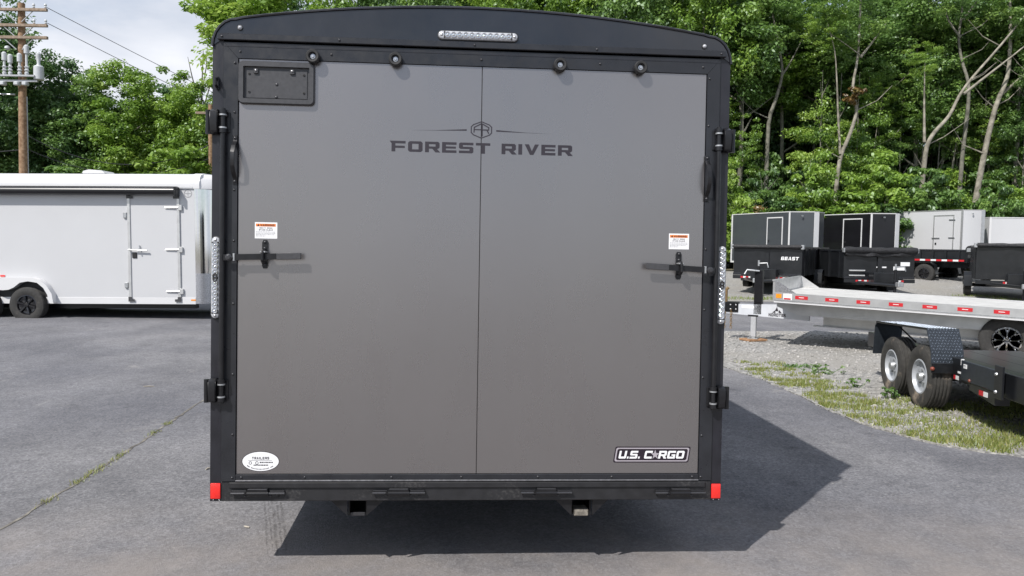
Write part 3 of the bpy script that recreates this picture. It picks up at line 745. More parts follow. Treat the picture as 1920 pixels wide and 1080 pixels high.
    for zl, xa, xb in ((-.005, -.004, .060), (-.0185, -.034, .034)):
        x = cx + xa
        while x < cx + xb:
            q = x + rg.uniform(.003, .007); b.box(x, q, -.0022, -.0019, cz + zl - .003, cz + zl + .003); x = q + .002
    for i in range(22):
        t = R(213 + i * 5.2)
        if i in (3, 18): continue
        x, z = cx + .076 * math.cos(t), cz + .039 * math.sin(t); b.box(x - .0018, x + .0018, -.0022, -.0019, z - .0025, z + .0025)
    b.out('sticker_print', M['ink'], ov, 0)
    # corner reflectors
    for xa, xb, za, zb in ((-1.2915, -1.2405, .399, .477), (1.2425, 1.2935, .392, .468)):
        o = B().box(xa - .001, xb + .006 if xa < 0 else xb + .001, -.003, -.0004, za - .012, zb + .003).out('reflector_plate', M['frame'], tr)
        B().box(xa + .001, xb - .001, -.012, -.0034, za, zb, .004, 2).out('reflector', M['red'], o)
        for x in (xa + .014, xb - .008): B().dome((x, -.003, za - .007), (0, -1, 0), .004, .004, 6).out('bolt', M['bolt'], o)
    # ramp hinges
    hm = B()
    hm.cyl((-.131, -.020, 0), (.131, -.020, 0), .0065, 10)
    hg = hm.mesh('ramp_hinge', M['screw'], 40)  # rod coloured lighter than the hinge steel for its thin highlight
    k1 = B(); k1.prism([(-.075, -.004), (-.048, .018), (.048, .020), (.052, -.004)], 'y', -.030, -.005); k1.cyl((-.052, -.020, 0), (.052, -.020, 0), .0125, 12); k1 = k1.mesh('knuckle', M['steelblk'], 30)
    k2 = B().box(-.13, -.056, -.018, -.0046, -.006, .014, .003); k2.box(.056, .13, -.018, -.0046, -.006, .013, .003); k2 = k2.mesh('hinge_leaf', M['steelblk'], 30)
    k3 = B().box(-.048, .048, -.032, -.0048, .0195, .024, .002).mesh('knuckle_edge', M['screw'], 30)  # lighter than the knuckle: a thin edge highlight put into the colour
    k4 = B().box(-.118, .10, -.012, -.0046, -.022, -.006, .002).mesh('hinge_base', M['sill'], 30)
    for x, z in ((-1.057, .428), (-.362, .428), (.384, .427), (1.078, .424)):
        o = put('ramp_hinge', hg, tr, (x, 0, z))
        for nm, q in (('knuckle', k1), ('hinge_leaf', k2), ('knuckle_edge', k3), ('hinge_base', k4)): put(nm, q, o)
        for dx in (-.063, .06): put('screw', sm, o, (dx, -.012, -.014))
    # stabiliser feet under the sill
    for i, (xa, xb, zf) in enumerate(((-.622, -.525, .292), (.520, .627, .288))):
        b = B(); t_ = .008
        b.box(xa, xa + t_, .055, .30, zf, .384); b.box(xb - t_, xb, .055, .30, zf, .384); b.box(xa + t_, xb - t_, .07, .30, zf + .001, zf + .012); b.box(xa + t_, xb - t_, .26, .30, zf + .013, .384)
        b.prism([(xa - .09, .384), (xa - .001, zf + .01), (xa - .001, .384)], 'y', .022, .03); b.prism([(xb + .09, .384), (xb + .001, .384), (xb + .001, zf + .01)], 'y', .022, .03)
        ft = b.out('stabiliser', M['steelblk'], tr)
        if i == 0: B().box(xa + .012, xb - .012, .052, .068, zf - .001, zf + .017, .002).out('foot_plate', M['screw'], ft)
        else: B().box(xa + .016, xb - .014, .045, .12, zf - .002, zf + .034, .004).out('foot_plate', M['worn'], ft)
        B().box(xa + .02, xb - .02, .31, 3.0, .30, .384).out('frame_rail', M['steelblk'], ft)
    # running gear
    for s in (-1, 1):
        for y in (3.6, 4.45):
            wheel(tr, (s * 1.12, y, .35 + y * math.tan(R(1.68)) - s * 0 ), .35, .2, s)
    b = B(); b.cyl((-1.05, 3.6, .456), (1.05, 3.6, .456), .04, 10); b.out('axle', M['steelblk'], tr)
    b = B(); b.cyl((-1.05, 4.45, .481), (1.05, 4.45, .481), .04, 10); b.out('axle', M['steelblk'], tr)
    b = B(); b.tube([(-.9, 7.25, .5), (0, 8.7, .56)], .05, 8); b.tube([(.9, 7.25, .5), (0, 8.7, .56)], .05, 8); b.out('tongue', M['steelblk'], tr)
    b = B(); b.cyl((0, 8.4, .262), (0, 8.4, 1.0), .035, 12); b.box(-.09, .09, 8.31, 8.49, .247, .262); b.out('tongue_jack', M['steelblk'], tr)
    return tr
def thing_part(name, parent):
    o = bpy.data.objects.new(name, None); COL.objects.link(o); o.parent = parent; return o
cargo_trailer()

# ------------------------------------------------------------------ white trailer across the lot
def white_trailer():
    x, y, _ = lot(-6.67, 16.4)
    t = thing('white_cargo_trailer', 'long white enclosed trailer with side door and rolled black awning', 'trailer', (x, y, 0), (0, -R(0.6), LOTROT))
    X0 = -8.2; H0, H1 = .36, 2.98; D = 2.5
    body = B()
    body.box(X0, 0.0, 0, D, H0, 2.78); body.out('side_wall', M['white'], t)
    # rounded roof edge
    pr = [(-.02, 2.76), (-.025, 2.84), (.0, 2.95), (.08, 3.04), (.3, 3.09), (D / 2, 3.12), (D - .3, 3.09), (D, 2.95), (D + .02, 2.76)]
    B().prism(pr, 'x', X0, -.08).out('roof_edge', M['whiteg'], t, 60)
    B().box(X0, -.02, -.03, -.021, 2.765, 2.80).out('roof_moulding', M['white'], t)
    B().prism([(q[0] * 1.004 - .004, q[1] + .012 if q[1] > 2.8 else q[1]) for q in pr], 'x', -.085, .12).out('corner_cap', M['whiteg'], t, 60)
    B().box(X0, .0, -.012, -.001, H0 - .03, H0 + .11, .004).out('bottom_rail', M['whiteg'], t)
    # wedge nose in polished steel
    def nose(z0, z1, off): return [(0.0 - off, .02 - off), (.45, .32 - off), (.85, .95), (.85, D - .95), (.45, D - .32 + off), (0, D - .02 + off)]
    b = B(); b.loop([[(px, py, z) for px, py in [(0, .004), (.07, .012), (.14, .045), (.21, .10), (.27, .18), (.32, .28), (.6, .8), (.6, D - .8), (.5, D - .32), (.1, D - .02), (0, D - .004)]] for z in (H0, 2.76)]); b.out('nose', M['chrome'], t, 50)
    b = B(); b.loop([[(px, py, z) for px, py in [(0.001, -.004), (.075, .002), (.148, .036), (.218, .094), (.278, .175), (.328, .276), (.61, .8), (.61, D - .8), (.5, D - .3), (0.001, D)]] for z in (H0 - .02, .98)]); b.out('stone_guard', M['treadplate'], t, 50)
    b = B(); b.loop([[(px, py, 2.76) for px, py in [(.1, -.02), (.30, .08), (.53, .3), (.8, .8), (.8, D - .8), (.5, D - .3), (.1, D)]], [(px, py, 2.95) for px, py in [(.1, .0), (.28, .1), (.5, .32), (.76, .8), (.76, D - .8), (.48, D - .3), (.1, D)]], [(px, py, 3.08) for px, py in [(.1, .2), (.2, .3), (.36, .5), (.6, .9), (.6, D - .9), (.4, D - .4), (.1, D - .2)]]]); b.out('nose_cap', M['whiteg'], t, 60)
    # awning roll
    aw = B().tube([(-7.9, -.12, 2.70), (-.34, -.12, 2.70)], .082, 14).out('awning', M['blackskin'], t)
    B().box(-7.9, -.33, -.10, -.001, 2.77, 2.80).out('awning_rail', M['steelblk'], aw)
    for xx in (-.33, -7.9): B().box(xx - .02, xx + .03, -.21, -.001, 2.6, 2.79, .01).out('awning_bracket', M['steelblk'], aw)
    # door
    dx0, dx1, dz0, dz1 = -1.36, -.35, .40, 2.60
    d = B().box(dx0, dx1, -.010, -.001, dz0, dz1).out('door', M['white'], t)
    for a, c in ((dx0 - .045, dx0 + .015), (dx1 - .015, dx1 + .045)):
        B().box(a, c, -.03, -.0105 if a > dx0 and c < dx1 else -.0005, dz0 - .01, dz1 + .02, .004).out('door_frame', M['alum'], d)
    for px, s in ((dx0 - .05, 1), (dx1 + .05, -1)):
        for z, sz in ((dz1 - .05, 1), (dz0 - .015, 1)):
            B().prism([(px, z), (px + s * .13, z), (px + s * .13, z + .05 + .0), (px + s * .07, z + .055), (px + s * .07, z + .1), (px, z + .1)], 'y', -.04, -.031).out('corner_guard', M['plastic'], d)
    for z in (2.36, 1.48, .60):
        b = B(); b.tube([(dx1 - .26, -.022, z), (dx1 + .02, -.034, z + .004)], .018, 8); b.box(dx1 + .02, dx1 + .10, -.045, -.002, z - .055, z + .06, .006); b.out('hinge', M['alum'], d)
    b = B(); b.tube([(dx0 - .02, -.06, 1.475), (dx0 + .38, -.065, 1.462)], .016, 8); b.cyl((dx0 + .2, -.07, 1.42), (dx0 + .2, -.03, 1.57), .012, 8); b.out('bar_lock', M['galv'], d)
    B().box(dx0 + .04, dx0 + .14, -.03, -.0105, 1.30, 1.42, .01).out('door_latch', M['darkglass'], d)
    for z in (2.2, .73): B().box(dx0 - .13, dx0 - .05, -.04, -.001, z - .06, z + .06, .01).out('hold_back', M['galv'], t)
    # emblem
    em = B(); em.lathe([(0, .085), (.002, .085), (.002, .072), (0, .072)], (-.13, -.0012, 2.66), (0, -1, 0), 24, False); em.box(-.135, -.125, -.003, -.0012, 2.60, 2.72); em.box(-.19, -.07, -.0035, -.0012, 2.655, 2.665); em.out('emblem', M['ink_grey'], t)
    B().box(-.1, 0.0, -.016, -.0125, .405, .435).out('marker_light', M['amber'], t)
    B().box(-4.12, -4.02, -.012, -.001, .90, .93).out('marker_light', M['red'], t)
    # fender and wheels
    fx = (-3.50, -4.46); wr = .37
    pts = [(-2.93, .36), (-2.96, .55), (-3.06, .72), (-3.2, .84), (-3.36, .885), (-4.6, .885), (-4.76, .84), (-4.9, .72), (-5.0, .55), (-5.03, .36)]
    inn = [(-3.02, .36), (-3.05, .53), (-3.13, .67), (-3.26, .78), (-3.45, .81), (-3.62, .78), (-3.75, .68), (-3.86, .63), (-3.98, .62), (-4.1, .63), (-4.21, .68), (-4.34, .78), (-4.51, .81), (-4.7, .78), (-4.83, .67), (-4.91, .53), (-4.94, .36)]
    b = B(); poly = pts + inn[::-1]
    f1 = b.bm.faces.new([b.bm.verts.new((px, -.16, pz)) for px, pz in poly])
    ex = bmesh.ops.extrude_face_region(b.bm, geom=[f1]); bmesh.ops.translate(b.bm, verts=[v for v in ex['geom'] if isinstance(v, bmesh.types.BMVert)], vec=(0, .158, 0))
    bmesh.ops.triangulate(b.bm, faces=b.bm.faces[:]); b.out('fender', M['whiteg'], t, 30)
    B().prism(inn, 'y', -.004, .3).out('wheel_well', M['rubber'], t)
    for xx in fx: wheel(t, (xx, -.05, wr - .02 + xx * math.sin(R(.6))*-1*-1), wr, .22, (0, -1, 0), 'tyre', 'rimblack', 'spoke')
    for xx in fx: wheel(t, (xx, D - .1, wr - .02 + xx * math.sin(R(.6))), wr, .22, (0, 1, 0), 'tyre', 'rimblack', 'spoke')
    b = B(); b.box(-2.73, -2.23, .7, 1.2, 3.08, 3.14, .02); b.prism([(-2.73, 3.14), (-2.23, 3.14), (-2.30, 3.2), (-2.58, 3.22), (-2.70, 3.19)], 'y', .7, 1.2); b.out('roof_vent', M['whiteg'], t)
    b = B(); b.box(-7.8, -.1, .25, .4, .22, .36); b.box(-7.8, -.1, D - .4, D - .25, .22, .36); b.out('frame_rail', M['steelblk'], t)
    b = B(); b.tube([(.5, .5, .3), (1.9, D / 2, .36)], .05, 8); b.tube([(.5, D - .5, .3), (1.9, D / 2, .36)], .05, 8); b.out('tongue', M['steelblk'], t)
    b = B(); b.cyl((1.6, D / 2, .02), (1.6, D / 2, .9), .04, 10); b.box(1.5, 1.7, D / 2 - .1, D / 2 + .1, -.016, .02); b.out('tongue_jack', M['galv'], t)
white_trailer()

# ------------------------------------------------------------------ aluminium deck trailer
def deck_trailer():
    t = thing('aluminium_deck_trailer', 'bare aluminium deckover trailer with red side markers on the gravel', 'trailer', (5.25, 8.92, 0), (0, 0, math.atan2(-.557, .83)))
    def zt(x): return .95 - .028 * x
    Wd = 2.45; Ln = 6.3
    def beam(x0, x1, y0, y1, a, c):
        rg = [[(x, y0, zt(x) + a), (x, y1, zt(x) + a), (x, y1, zt(x) + c), (x, y0, zt(x) + c)] for x in (x0, x1)]
        return B().loop(rg)
    # deck planks run across the lorry length
    n = 12
    for i in range(n):
        y0 = .02 + (Wd - .04) * i / n
        beam(.02, Ln, y0, y0 + (Wd - .04) / n - .008, -.045, -.012).out('deck_plank', M['alumdeck'], t)
    sr = beam(0, Ln, -.03, .018, -.15, .0).out('side_rail', M['alum'], t)
    beam(0, Ln, -.036, -.0305, -.128, -.118).out('rail_groove', M['galv'], sr)
    beam(0, Ln, -.05, .018, -.165, -.151).out('rail_lip', M['whiteg'], sr)
    beam(0, Ln, Wd - .018, Wd + .03, -.15, .0).out('side_rail', M['alum'], t)
    for i in range(11):
        x = .34 + i * .47
        q = beam(x, x + .2, -.0335, -.0305, -.088, -.032).out('marker', M['tapered'], t)
        beam(x + .06, x + .14, -.0355, -.034, -.064, -.054).out('marker_lens', M['tapewhite'], q)
    beam(.03, .12, -.0335, -.0305, -.09, -.02).out('marker_light', M['amber'], t)
    beam(.15, .29, -.0335, -.0305, -.11, -.01).out('placard', M['white_label'], t)
    beam(.16, .27, -.036, -.034, -.105, -.08).out('placard_print', M['tapered'], t)
    # headboard
    hb = B().loop([[(-.03, 0, .80), (.01, 0, .80), (.01, 0, 1.14), (-.03, 0, 1.14)], [(-.03, Wd, .80), (.01, Wd, .80), (.01, Wd, 1.14), (-.03, Wd, 1.14)]]).out('headboard', M['alum'], t)
    B().box(-.04, .02, -.01, Wd + .01, 1.14, 1.165).out('headboard_cap', M['alum'], hb)
    for y0 in (-.02, Wd - .02):
        b = B().prism([(.012, .945), (.36, .935), (.03, 1.155), (.012, 1.155)], 'y', y0, y0 + .02); b.out('gusset', M['treadplate'] if y0 < 0 else M['alum'], hb)
    # tapered outrigger skirt and centre beam
    b = B(); b.loop([[(x, .22, zt(x) - .152), (x, .30, zt(x) - .152), (x, .30, zt(x) - .152 - h), (x, .22, zt(x) - .152 - h)] for x, h in ((0.0, .10), (.35, .22), (Ln, .22))]); b.out('sub_rail', M['alum'], t)
    for yb in (.62, 1.75):
        b = beam(.7, 3.45, yb, yb + .012, -.56, -.16); bb = b.out('main_beam', M['alum'], t)
        beam(.55, 3.45, yb - .07, yb + .08, -.58, -.561).out('beam_flange', M['whiteg'], bb)
        beam(2.2, 2.45, yb - .10, yb - .004, -.52, -.16).out('hanger', M['alum'], bb)
    # wheels
    for i, xx in enumerate((3.35, 4.25)):
        for yy, sd in ((.24, (0, -1, 0)), (2.2, (0, 1, 0))):
            wheel(t, (xx, yy, .365), .365, .23, sd, 'tyre', 'rimblack', 'chrome')
    for xx in (3.35, 4.25): B().cyl((xx, .3, .365), (xx, 2.15, .365), .05, 10).out('axle', M['steelblk'], t)
    # tongue with badge plate
    yc = .75
    b = B(); b.loop([[(-1.0, yc, .49), (-1.0, yc + .08, .49), (-1.0, yc + .08, .66), (-1.0, yc, .66)], [(.45, yc, .43), (.45, yc + .08, .43), (.45, yc + .08, .71), (.45, yc, .71)]])
    tg = b.out('tongue', mat('tongue_aluminium', (.6, .62, .66), .45, .15, .05, 8), t)
    b = B(); lettering(b, 'NORDTEK', -.24, .478, .055, 0, yc - .004, .22, total=.30); b.out('tongue_lettering', M['ink'], tg, 0)
    b = B()
    for i, (a, c, e) in enumerate((((-.18, .545), (-.12, .545), (-.135, .585)), ((-.135, .575), (-.075, .575), (-.098, .655)), ((-.07, .545), (-.015, .545), (-.065, .60)))):
        b.flat([(p[0], yc - .004 - .0003 * i, p[1]) for p in (a, c, e)])
    b.out('tongue_logo', M['ink'], tg, 0)
    B().box(-.72, -.50, yc - .003, yc - .0005, .60, .65).out('tongue_sticker', M['white_label'], tg, 0)
    cp = B().box(-1.12, -.78, yc - .02, yc + .10, .52, .70, .006).out('coupler_plate', M['steelblk'], tg)
    bm_ = B().dome((0, 0, 0), (0, -1, 0), .016, .012, 8).mesh('bolt', M['bolt'])
    for xx in (-.92, -.82):
        for z in (.57, .65): put('bolt', bm_, cp, (xx, yc - .02, z))
    B().tube([(-1.02, yc + .04, .70), (-1.02, yc + .04, .92), (-.98, yc + .04, .96)], .03, 8).out('coupler', M['rust'], tg)
    # chains: one torus link after another
    for k, xx in enumerate((-1.02, -.90)):
        ln = B()
        for i in range(8):
            z = .54 - i * .042
            cc = [(xx + (.018 * math.cos(a) if i % 2 else 0), yc - .03 + (0 if i % 2 else .018 * math.cos(a)), z + .03 * math.sin(a)) for a in [2 * math.pi * j / 10 for j in range(11)]]
            ln.tube(cc, .006, 5)
        ln.out('chain', M['rust'], tg)
    B().box(-.60, -.42, yc - .03, yc - .001, .455, .485, .004).out('jack_handle', M['steelblk'], tg)
    jx = -.5; jy = yc + .02
    lg = B().box(jx - .045, jx + .045, jy - .045, jy + .045, .09, .48, .004).out('jack_leg', mat('zinc_leg', (.58, .59, .61), .4, .5, .08, 12), t)
    B().cyl((jx - .05, jy - .05, .1), (jx - .05, jy + .05, .1), .02, 8).out('jack_pin', M['galv'], lg)
    B().box(jx - .09, jx + .09, jy - .09, jy + .09, .052, .07, .003).out('jack_foot', M['galv'], lg)
    B().box(jx - .03, jx + .03, jy - .03, jy + .03, .07, .09).out('jack_shoe', M['galv'], lg)
    B().box(jx - .01, jx + .13, jy - .02, jy + .12, .71, 1.30, .01).out('jack_column', M['steelblk'], lg)
    B().box(jx - .01, jx + .13, jy - .02, jy + .12, .50, .7095, .002).out('jack_sleeve', M['steelblk'], lg)
    b = B(); b.tube([(jx + .08, jy - .04, 1.28), (jx - .12, jy - .12, 1.3), (jx - .16, jy - .14, 1.22)], .016, 8); b.out('crank', M['galv'], lg)
    B().box(.02, .4, .5, 1.3, .66, .80, .01).out('tool_box', M['treadplate'], t)
    wb = B().box(-.2, .2, -.15, .15, 0, .035, .006)
    q = Matrix.Rotation(math.atan2(-.557, .83), 3, 'Z') @ Vector((jx, jy, 0)) + Vector((5.25, 8.92, 0))
    wb.out('wood_block', M['block'], None, 35, loc=(q.x, q.y, .0165), rot=(0, 0, .3), label='weathered plank under the landing leg of the aluminium trailer', cat='plank')
deck_trailer()

# ------------------------------------------------------------------ black tandem trailer by the verge
def tandem_trailer():
    t = thing('tandem_axle_trailer', 'low black tandem trailer with treadplate fenders at the verge', 'trailer', (4.82, 4.05, 0.012), (0, 0, -R(9)))
    rr = .335
    for y in (0, .76): wheel(t, (.115, y, rr), rr, .22, -1, 'tyre_worn', 'rimwhite', 'steel')
    for y in (0, .76): wheel(t, (2.1, y, rr), rr, .22, 1, 'tyre_worn', 'rimwhite', 'steel')
    for y in (0, .76): B().cyl((.2, y, rr), (2.0, y, rr), .04, 10).out('axle', M['steelblk'], t)
    pf = [(1.24, .42), (1.20, .76), (1.14, .815), (-.22, .875), (-.34, .66), (-.36, .53)]
    inn = [(y - .008 * (1 if y > .5 else -1), z - .008) for y, z in pf]
    f_ = B(); f_.loop([[(-.02, y, z), (.30, y, z), (.30, yi, zi), (-.02, yi, zi)] for (y, z), (yi, zi) in zip(pf, inn)])
    fd = f_.out('fender', M['dpblack'], t, 20)
    # raised tread lugs
    lug = B(); lug.prism([(-.016, 0), (0, .0055), (.016, 0), (0, -.0055)], 'z', 0, .0028); lug = lug.mesh('tread_lug', M['dpblack'], 0)
    lugs = B(); k = 0
    segs = list(zip(pf[2:], pf[3:]))
    me = lug
    for (ya, za), (yb, zb) in segs:
        ln = math.hypot(yb - ya, zb - za); n = int(ln / .030)
        ny, nz = -(zb - za) / ln, (yb - ya) / ln
        if nz < 0: ny, nz = -ny, -nz
        for i in range(n):
            a = (i + .5) / n; y, z = ya + (yb - ya) * a, za + (zb - za) * a
            for j in range(10):
                x = -.004 + j * .030 + (.015 if i % 2 else 0)
                d = .010 * (1 if (i + j) % 2 else -1)
                ty, tz = (yb - ya) / ln, (zb - za) / ln
                e = .0032
                P = [(x - .010, -d), (x - e, d * .3 + .0), (x + .010, d), (x + e, -d * .3)]
                base = [(px, y + ty * s + ny * .0006, z + tz * s + nz * .0006) for px, s in P]
                top = [(px * .5 + x * .5, y + ty * s * .6 + ny * .004, z + tz * s * .6 + nz * .004) for px, s in P]
                lugs.loop([base, top])
    bpy.data.meshes.remove(me)
    o = lugs.out('tread_lugs', mat('pale_lug', (.2, .23, .28), .35, .5, .3, 30), fd, 0); o['kind'] = 'stuff'  # lugs coloured paler than the fender plate so they stand out
    B().box(-.02, .30, -.372, -.361, .43, .532, .003).out('fender_skirt', M['dump'], fd)
    B().tube([(-.015, 1.15, .808), (-.015, -.22, .866)], .012, 8).out('fender_edge', M['steelblk'], fd)
    B().tube([(.0, .62, .84), (.12, .36, .66)], .01, 6).out('fender_brace', M['steelblk'], fd)
    B().dome((-.012, -.375, .475), (-.3, -1, 0), .022, .018, 10).out('fender_light', mat('dull_red_lens', (.22, .05, .03), .4), fd)
    # frame
    rl = B().box(.19, .30, -2.6, -.36, .37, .60, .006).out('frame_rail', M['dump'], t)
    B().box(.19, .30, -.3599, 2.0, .42, .60, .004).out('frame_rail', M['dump'], t)
    B().box(2.0, 2.12, -2.6, -.36, .37, .60, .006).out('frame_rail', M['dump'], t)
    B().box(.15, .1895, -1.35, -.62, .41, .605, .004).out('side_plate', M['dpblack'], rl)
    B().box(.165, .1895, -.60, -.58, .55, .61).out('sticker', M['white_label'], rl)
    B().box(.145, .1495, -.74, -.68, .535, .575).out('plate_sticker', M['white_label'], rl)
    b = B(); lettering(b, 'TT', .69, .545, .02, .014, .1445, .3, plane='x'); b.out('sticker_print', M['ink'], rl, 0)
    B().box(.186, .1893, -.60, -.48, .455, .475).out('number_sticker', M['white_label'], rl)
    for a, c, mm in ((-.44, -.40, 'tapered'), (-.50, -.442, 'tapewhite')): B().box(.186, .1893, a, c, .385, .425).out('tape', M[mm], rl)
    lb = B(); lb.loop([[(.16, -.78, .34), (.29, -.78, .34), (.29, -.78, .405), (.16, -.78, .405)], [(.16, -1.25, .28), (.29, -1.25, .28), (.29, -1.25, .405), (.16, -1.25, .405)]]); lo = lb.out('bracket', M['dump'], t)
    for a, c, mm in ((-1.06, -.98, 'tapered'), (-1.13, -1.062, 'tapewhite')): B().box(.152, .158, a, c, .33, .375).out('tape', M[mm], lo)
    B().dome((.149, -.80, .43), (-1, 0, 0), .018, .014, 10).out('marker_light', mat('dull_red_lens2', (.2, .06, .04), .4), t)
    st = B().box(.13, .1495, -1.42, -1.28, .36, .66, .004).out('stake_plate', M['dump'], t)
    for z in (.42, .58): B().dome((.13, -1.32, z), (-1, 0, 0), .018, .02, 8).out('bolt', M['bolt'], st)
    for i in range(5):
        B().box(.302 + i * .34, .302 + i * .34 + .335, -2.5, 1.8, .385, .415).out('deck_plank', M['dump'], t)
    B().box(.30, 2.0, -2.56, -2.5, .42, .6).out('cross_member', M['dump'], t)
tandem_trailer()

# ------------------------------------------------------------------ dump trailers
def tape_strip(parent, p0, p1, hgt, n, dy):
    p0 = Vector(p0); p1 = Vector(p1)
    for i in range(n):
        a = p0.lerp(p1, i / n); c = p0.lerp(p1, (i + .96) / n)
        o = Vector(dy)
        B().loop([[a, a + o, a + o + Vector((0, 0, hgt)), a + Vector((0, 0, hgt))], [c, c + o, c + o + Vector((0, 0, hgt)), c + Vector((0, 0, hgt))]]).out('tape', M['tapered' if i % 2 == 0 else 'tapewhite'], parent, 0)

def dump_trailer(label, a, d, head, width, length, z0, z1, opts=()):
    """origin: ground at front-left corner of the bin; local +y points to the rear of the trailer"""
    x, y, _ = lot(a, d)
    g = ground_h(x, y)
    t = thing('dump_trailer', label, 'trailer', (x, y, g + (0.0 if y > 24.4 else .006)), (R(opts.get('pitch', 0)), 0, LOTROT - R(head)), 'dump trailers')
    w, l = width, length
    b = B()
    b.box(0, w, 0, .07, z0, z1, .008); fr = b.out('front_wall', M['dump'], t)
    for xx in (0.0, w - .07): B().box(xx, xx + .07, .0705, l, z0, z1, .006).out('side_wall', M['dump'], t)
    B().box(.07, w - .07, l - .07, l - .001, z0, z1 - .1).out('tailgate', M['dump'], t)
    B().box(.0705, w - .0705, .0705, l - .0705, z0, z0 + .06).out('bin_floor', M['dump'], t)
    b = B().box(-.03, w + .03, -.03, .05, z1 + .001, z1 + .07, .01); b.out('top_rail', M['trim'], t)
    for xx in (-.03, w - .05): B().box(xx, xx + .08, .0505, l, z1 + .001, z1 + .07, .01).out('top_rail', M['trim'], t)
    for i in range(6):
        yy = .3 + (l - .5) * i / 5
        for xx in (-.05, w + .001): B().box(xx, xx + .049, yy, yy + .08, z0, z1).out('side_rib', M['dump'], t)
    if opts.get('ribs'):
        B().box(w * .47, w * .53, -.05, -.001, z0, z1 - .15, .006).out('front_rib', M['dump'], t)
        B().box(.0, w, -.06, -.001, z0 - .02, z0 + .06, .006).out('front_sill', M['trim'], t)
    if opts.get('tarp'):
        tp = B()
        n = 14
        tp.tube([(w * (-.01 + 1.02 * i / n), -.07 - .02 * math.sin(i), z1 + .06 + (opts['tarp'] * .4) * math.sin(math.pi * i / n) * -0.25) for i in range(n + 1)], [opts['tarp'] * (.9 + .12 * math.sin(i * 2.1)) for i in range(n + 1)], 12)
        tq = tp.out('tarp_roll', M['tarp'], t, 60)
        if opts.get('flap'):
            fl = B(); rg = []
            for i in range(17):
                s = i / 16
                zz = z1 - .10 - .05 * math.sin(math.pi * s) - .02 * math.sin(s * 25)
                rg.append([(w * s, -.10 - .02 * math.sin(s * 19), z1 + .02), (w * s, -.13 - .02 * math.cos(s * 17), zz), (w * s, -.09, zz - .04), (w * s, -.08, z1)])
            fl.loop(rg); fl.out('tarp_flap', M['tarp'], tq, 60)
        for xx in (-.03, w + .03): B().box(xx - .05, xx + .05, -.14, .02, z1 - .03, z1 + .13, .01).out('roller_bracket', M['galv'], tq)
    # chassis, tongue, jack
    b = B(); b.box(.35, .47, .1, l, z0 - .22, z0 - .005); b.box(w - .47, w - .35, .1, l, z0 - .22, z0 - .005); b.out('chassis', M['dump'], t)
    zc = z0 - .2
    b = B(); b.tube([(.4, .1, zc + .05), (w / 2, -1.35, zc)], .06, 8); b.tube([(w - .4, .1, zc + .05), (w / 2, -1.35, zc)], .06, 8); tg = b.out('tongue', M['dump'], t)
    B().box(w / 2 - .45, w / 2 + .45, -.55, -.12, zc + .05, zc + .42, .015).out('battery_box', M['dump'], tg)
    jk = B().cyl((w / 2, -1.15, .035), (w / 2, -1.15, zc + .55), .05, 12).out('tongue_jack', M['steelblk'], t)
    B().cyl((w / 2, -1.15, zc + .551), (w / 2, -1.15, zc + .75), .036, 10).out('jack_screw', M['galv'], jk)
    B().tube([(w / 2, -1.15, zc + .64), (w / 2 + .3, -1.18, zc + .66), (w / 2 + .34, -1.18, zc + .5)], .022, 8).out('crank', M['galv'], jk)
    B().lathe([(0, .12), (.03, .12), (.034, .05)], (w / 2, -1.15, 0.0), (0, 0, 1), 14).out('jack_foot', M['galv'], jk)
    B().box(w / 2 - .1, w / 2 + .1, -1.55, -1.33, zc - .04, zc + .12, .02).out('coupler', M['galv'], tg)
    # axles, fenders, wheels
    rr = opts.get('wr', .40)
    ya = l * .52
    for s, xx in ((-1, -.16), (1, w + .16)):
        for k in (0, 1):
            wheel(t, (xx, ya + k * .95, rr), rr, .24, s, 'tyre', opts.get('rim', 'rimblack'), 'spoke')
        xa, xb = sorted((xx - .14, xx + .14))
        pf = [(ya - .52, .42), (ya - .44, .80), (ya - .28, .92), (ya + 1.23, .92), (ya + 1.39, .8), (ya + 1.47, .42)]
        f_ = B(); f_.loop([[(xa, q, z), (xb, q, z), (xb, q, z - .02), (xa, q, z - .02)] for q, z in pf]); f_.out('fender', M['dump'], t, 20)
        if opts.get('mudflap'): B().box(xa, xb, ya - .56, ya - .54, .12, .62).out('mud_flap', M['rubber'], t)
    B().cyl((-.1, ya, rr), (w + .1, ya, rr), .05, 8).out('axle', M['steelblk'], t)
    B().cyl((-.1, ya + .95, rr), (w + .1, ya + .95, rr), .05, 8).out('axle', M['steelblk'], t)
    if opts.get('lowtape'):
        for s0, s1 in opts['lowtape']: tape_strip(fr, (w * s0, -.02 - .06, z0 - .13), (w * s1, -.02 - .06, z0 - .13), .065, 7, (0, .01, 0))
        B().box(.0, w, -.069, -.02, z0 - .16, z0 - .03, .004).out('tape_board', M['dump'], fr)
    if opts.get('sidetape'):
        tape_strip(t, (-.062, l - .1, z0 + .06), (-.062, .1, z0 + .06), .075, 13, (.01, 0, 0))
    if opts.get('text'):
        b = B(); lettering(b, 'BEAST', w * .70, z1 - .42, .12, 0, -.012, .2, .15, total=w * .25); b.out('front_lettering', M['white_label'], fr, 0)
    if opts.get('papers'):
        for x0_, x1_, za, zb in ((w * .80, w * .93, z1 - .5, z1 - .36), (w * .70, w * .86, z1 - .66, z1 - .52), (w * .46, w * .60, z1 - .58, z1 - .53), (w * .08, w * .30, z1 - .70, z1 - .66), (w * .08, w * .30, z1 - .88, z1 - .84)):
            B().box(x0_, x1_, -.013, -.002, za, zb).out('decal', M['white_label'], fr, 0)
    if opts.get('steps'):
        for zz in (z0 + .1, z0 + .28): B().box(w * .06, w * .28, -.1, -.062, zz, zz + .03).out('step', M['galv'], fr)
    return t
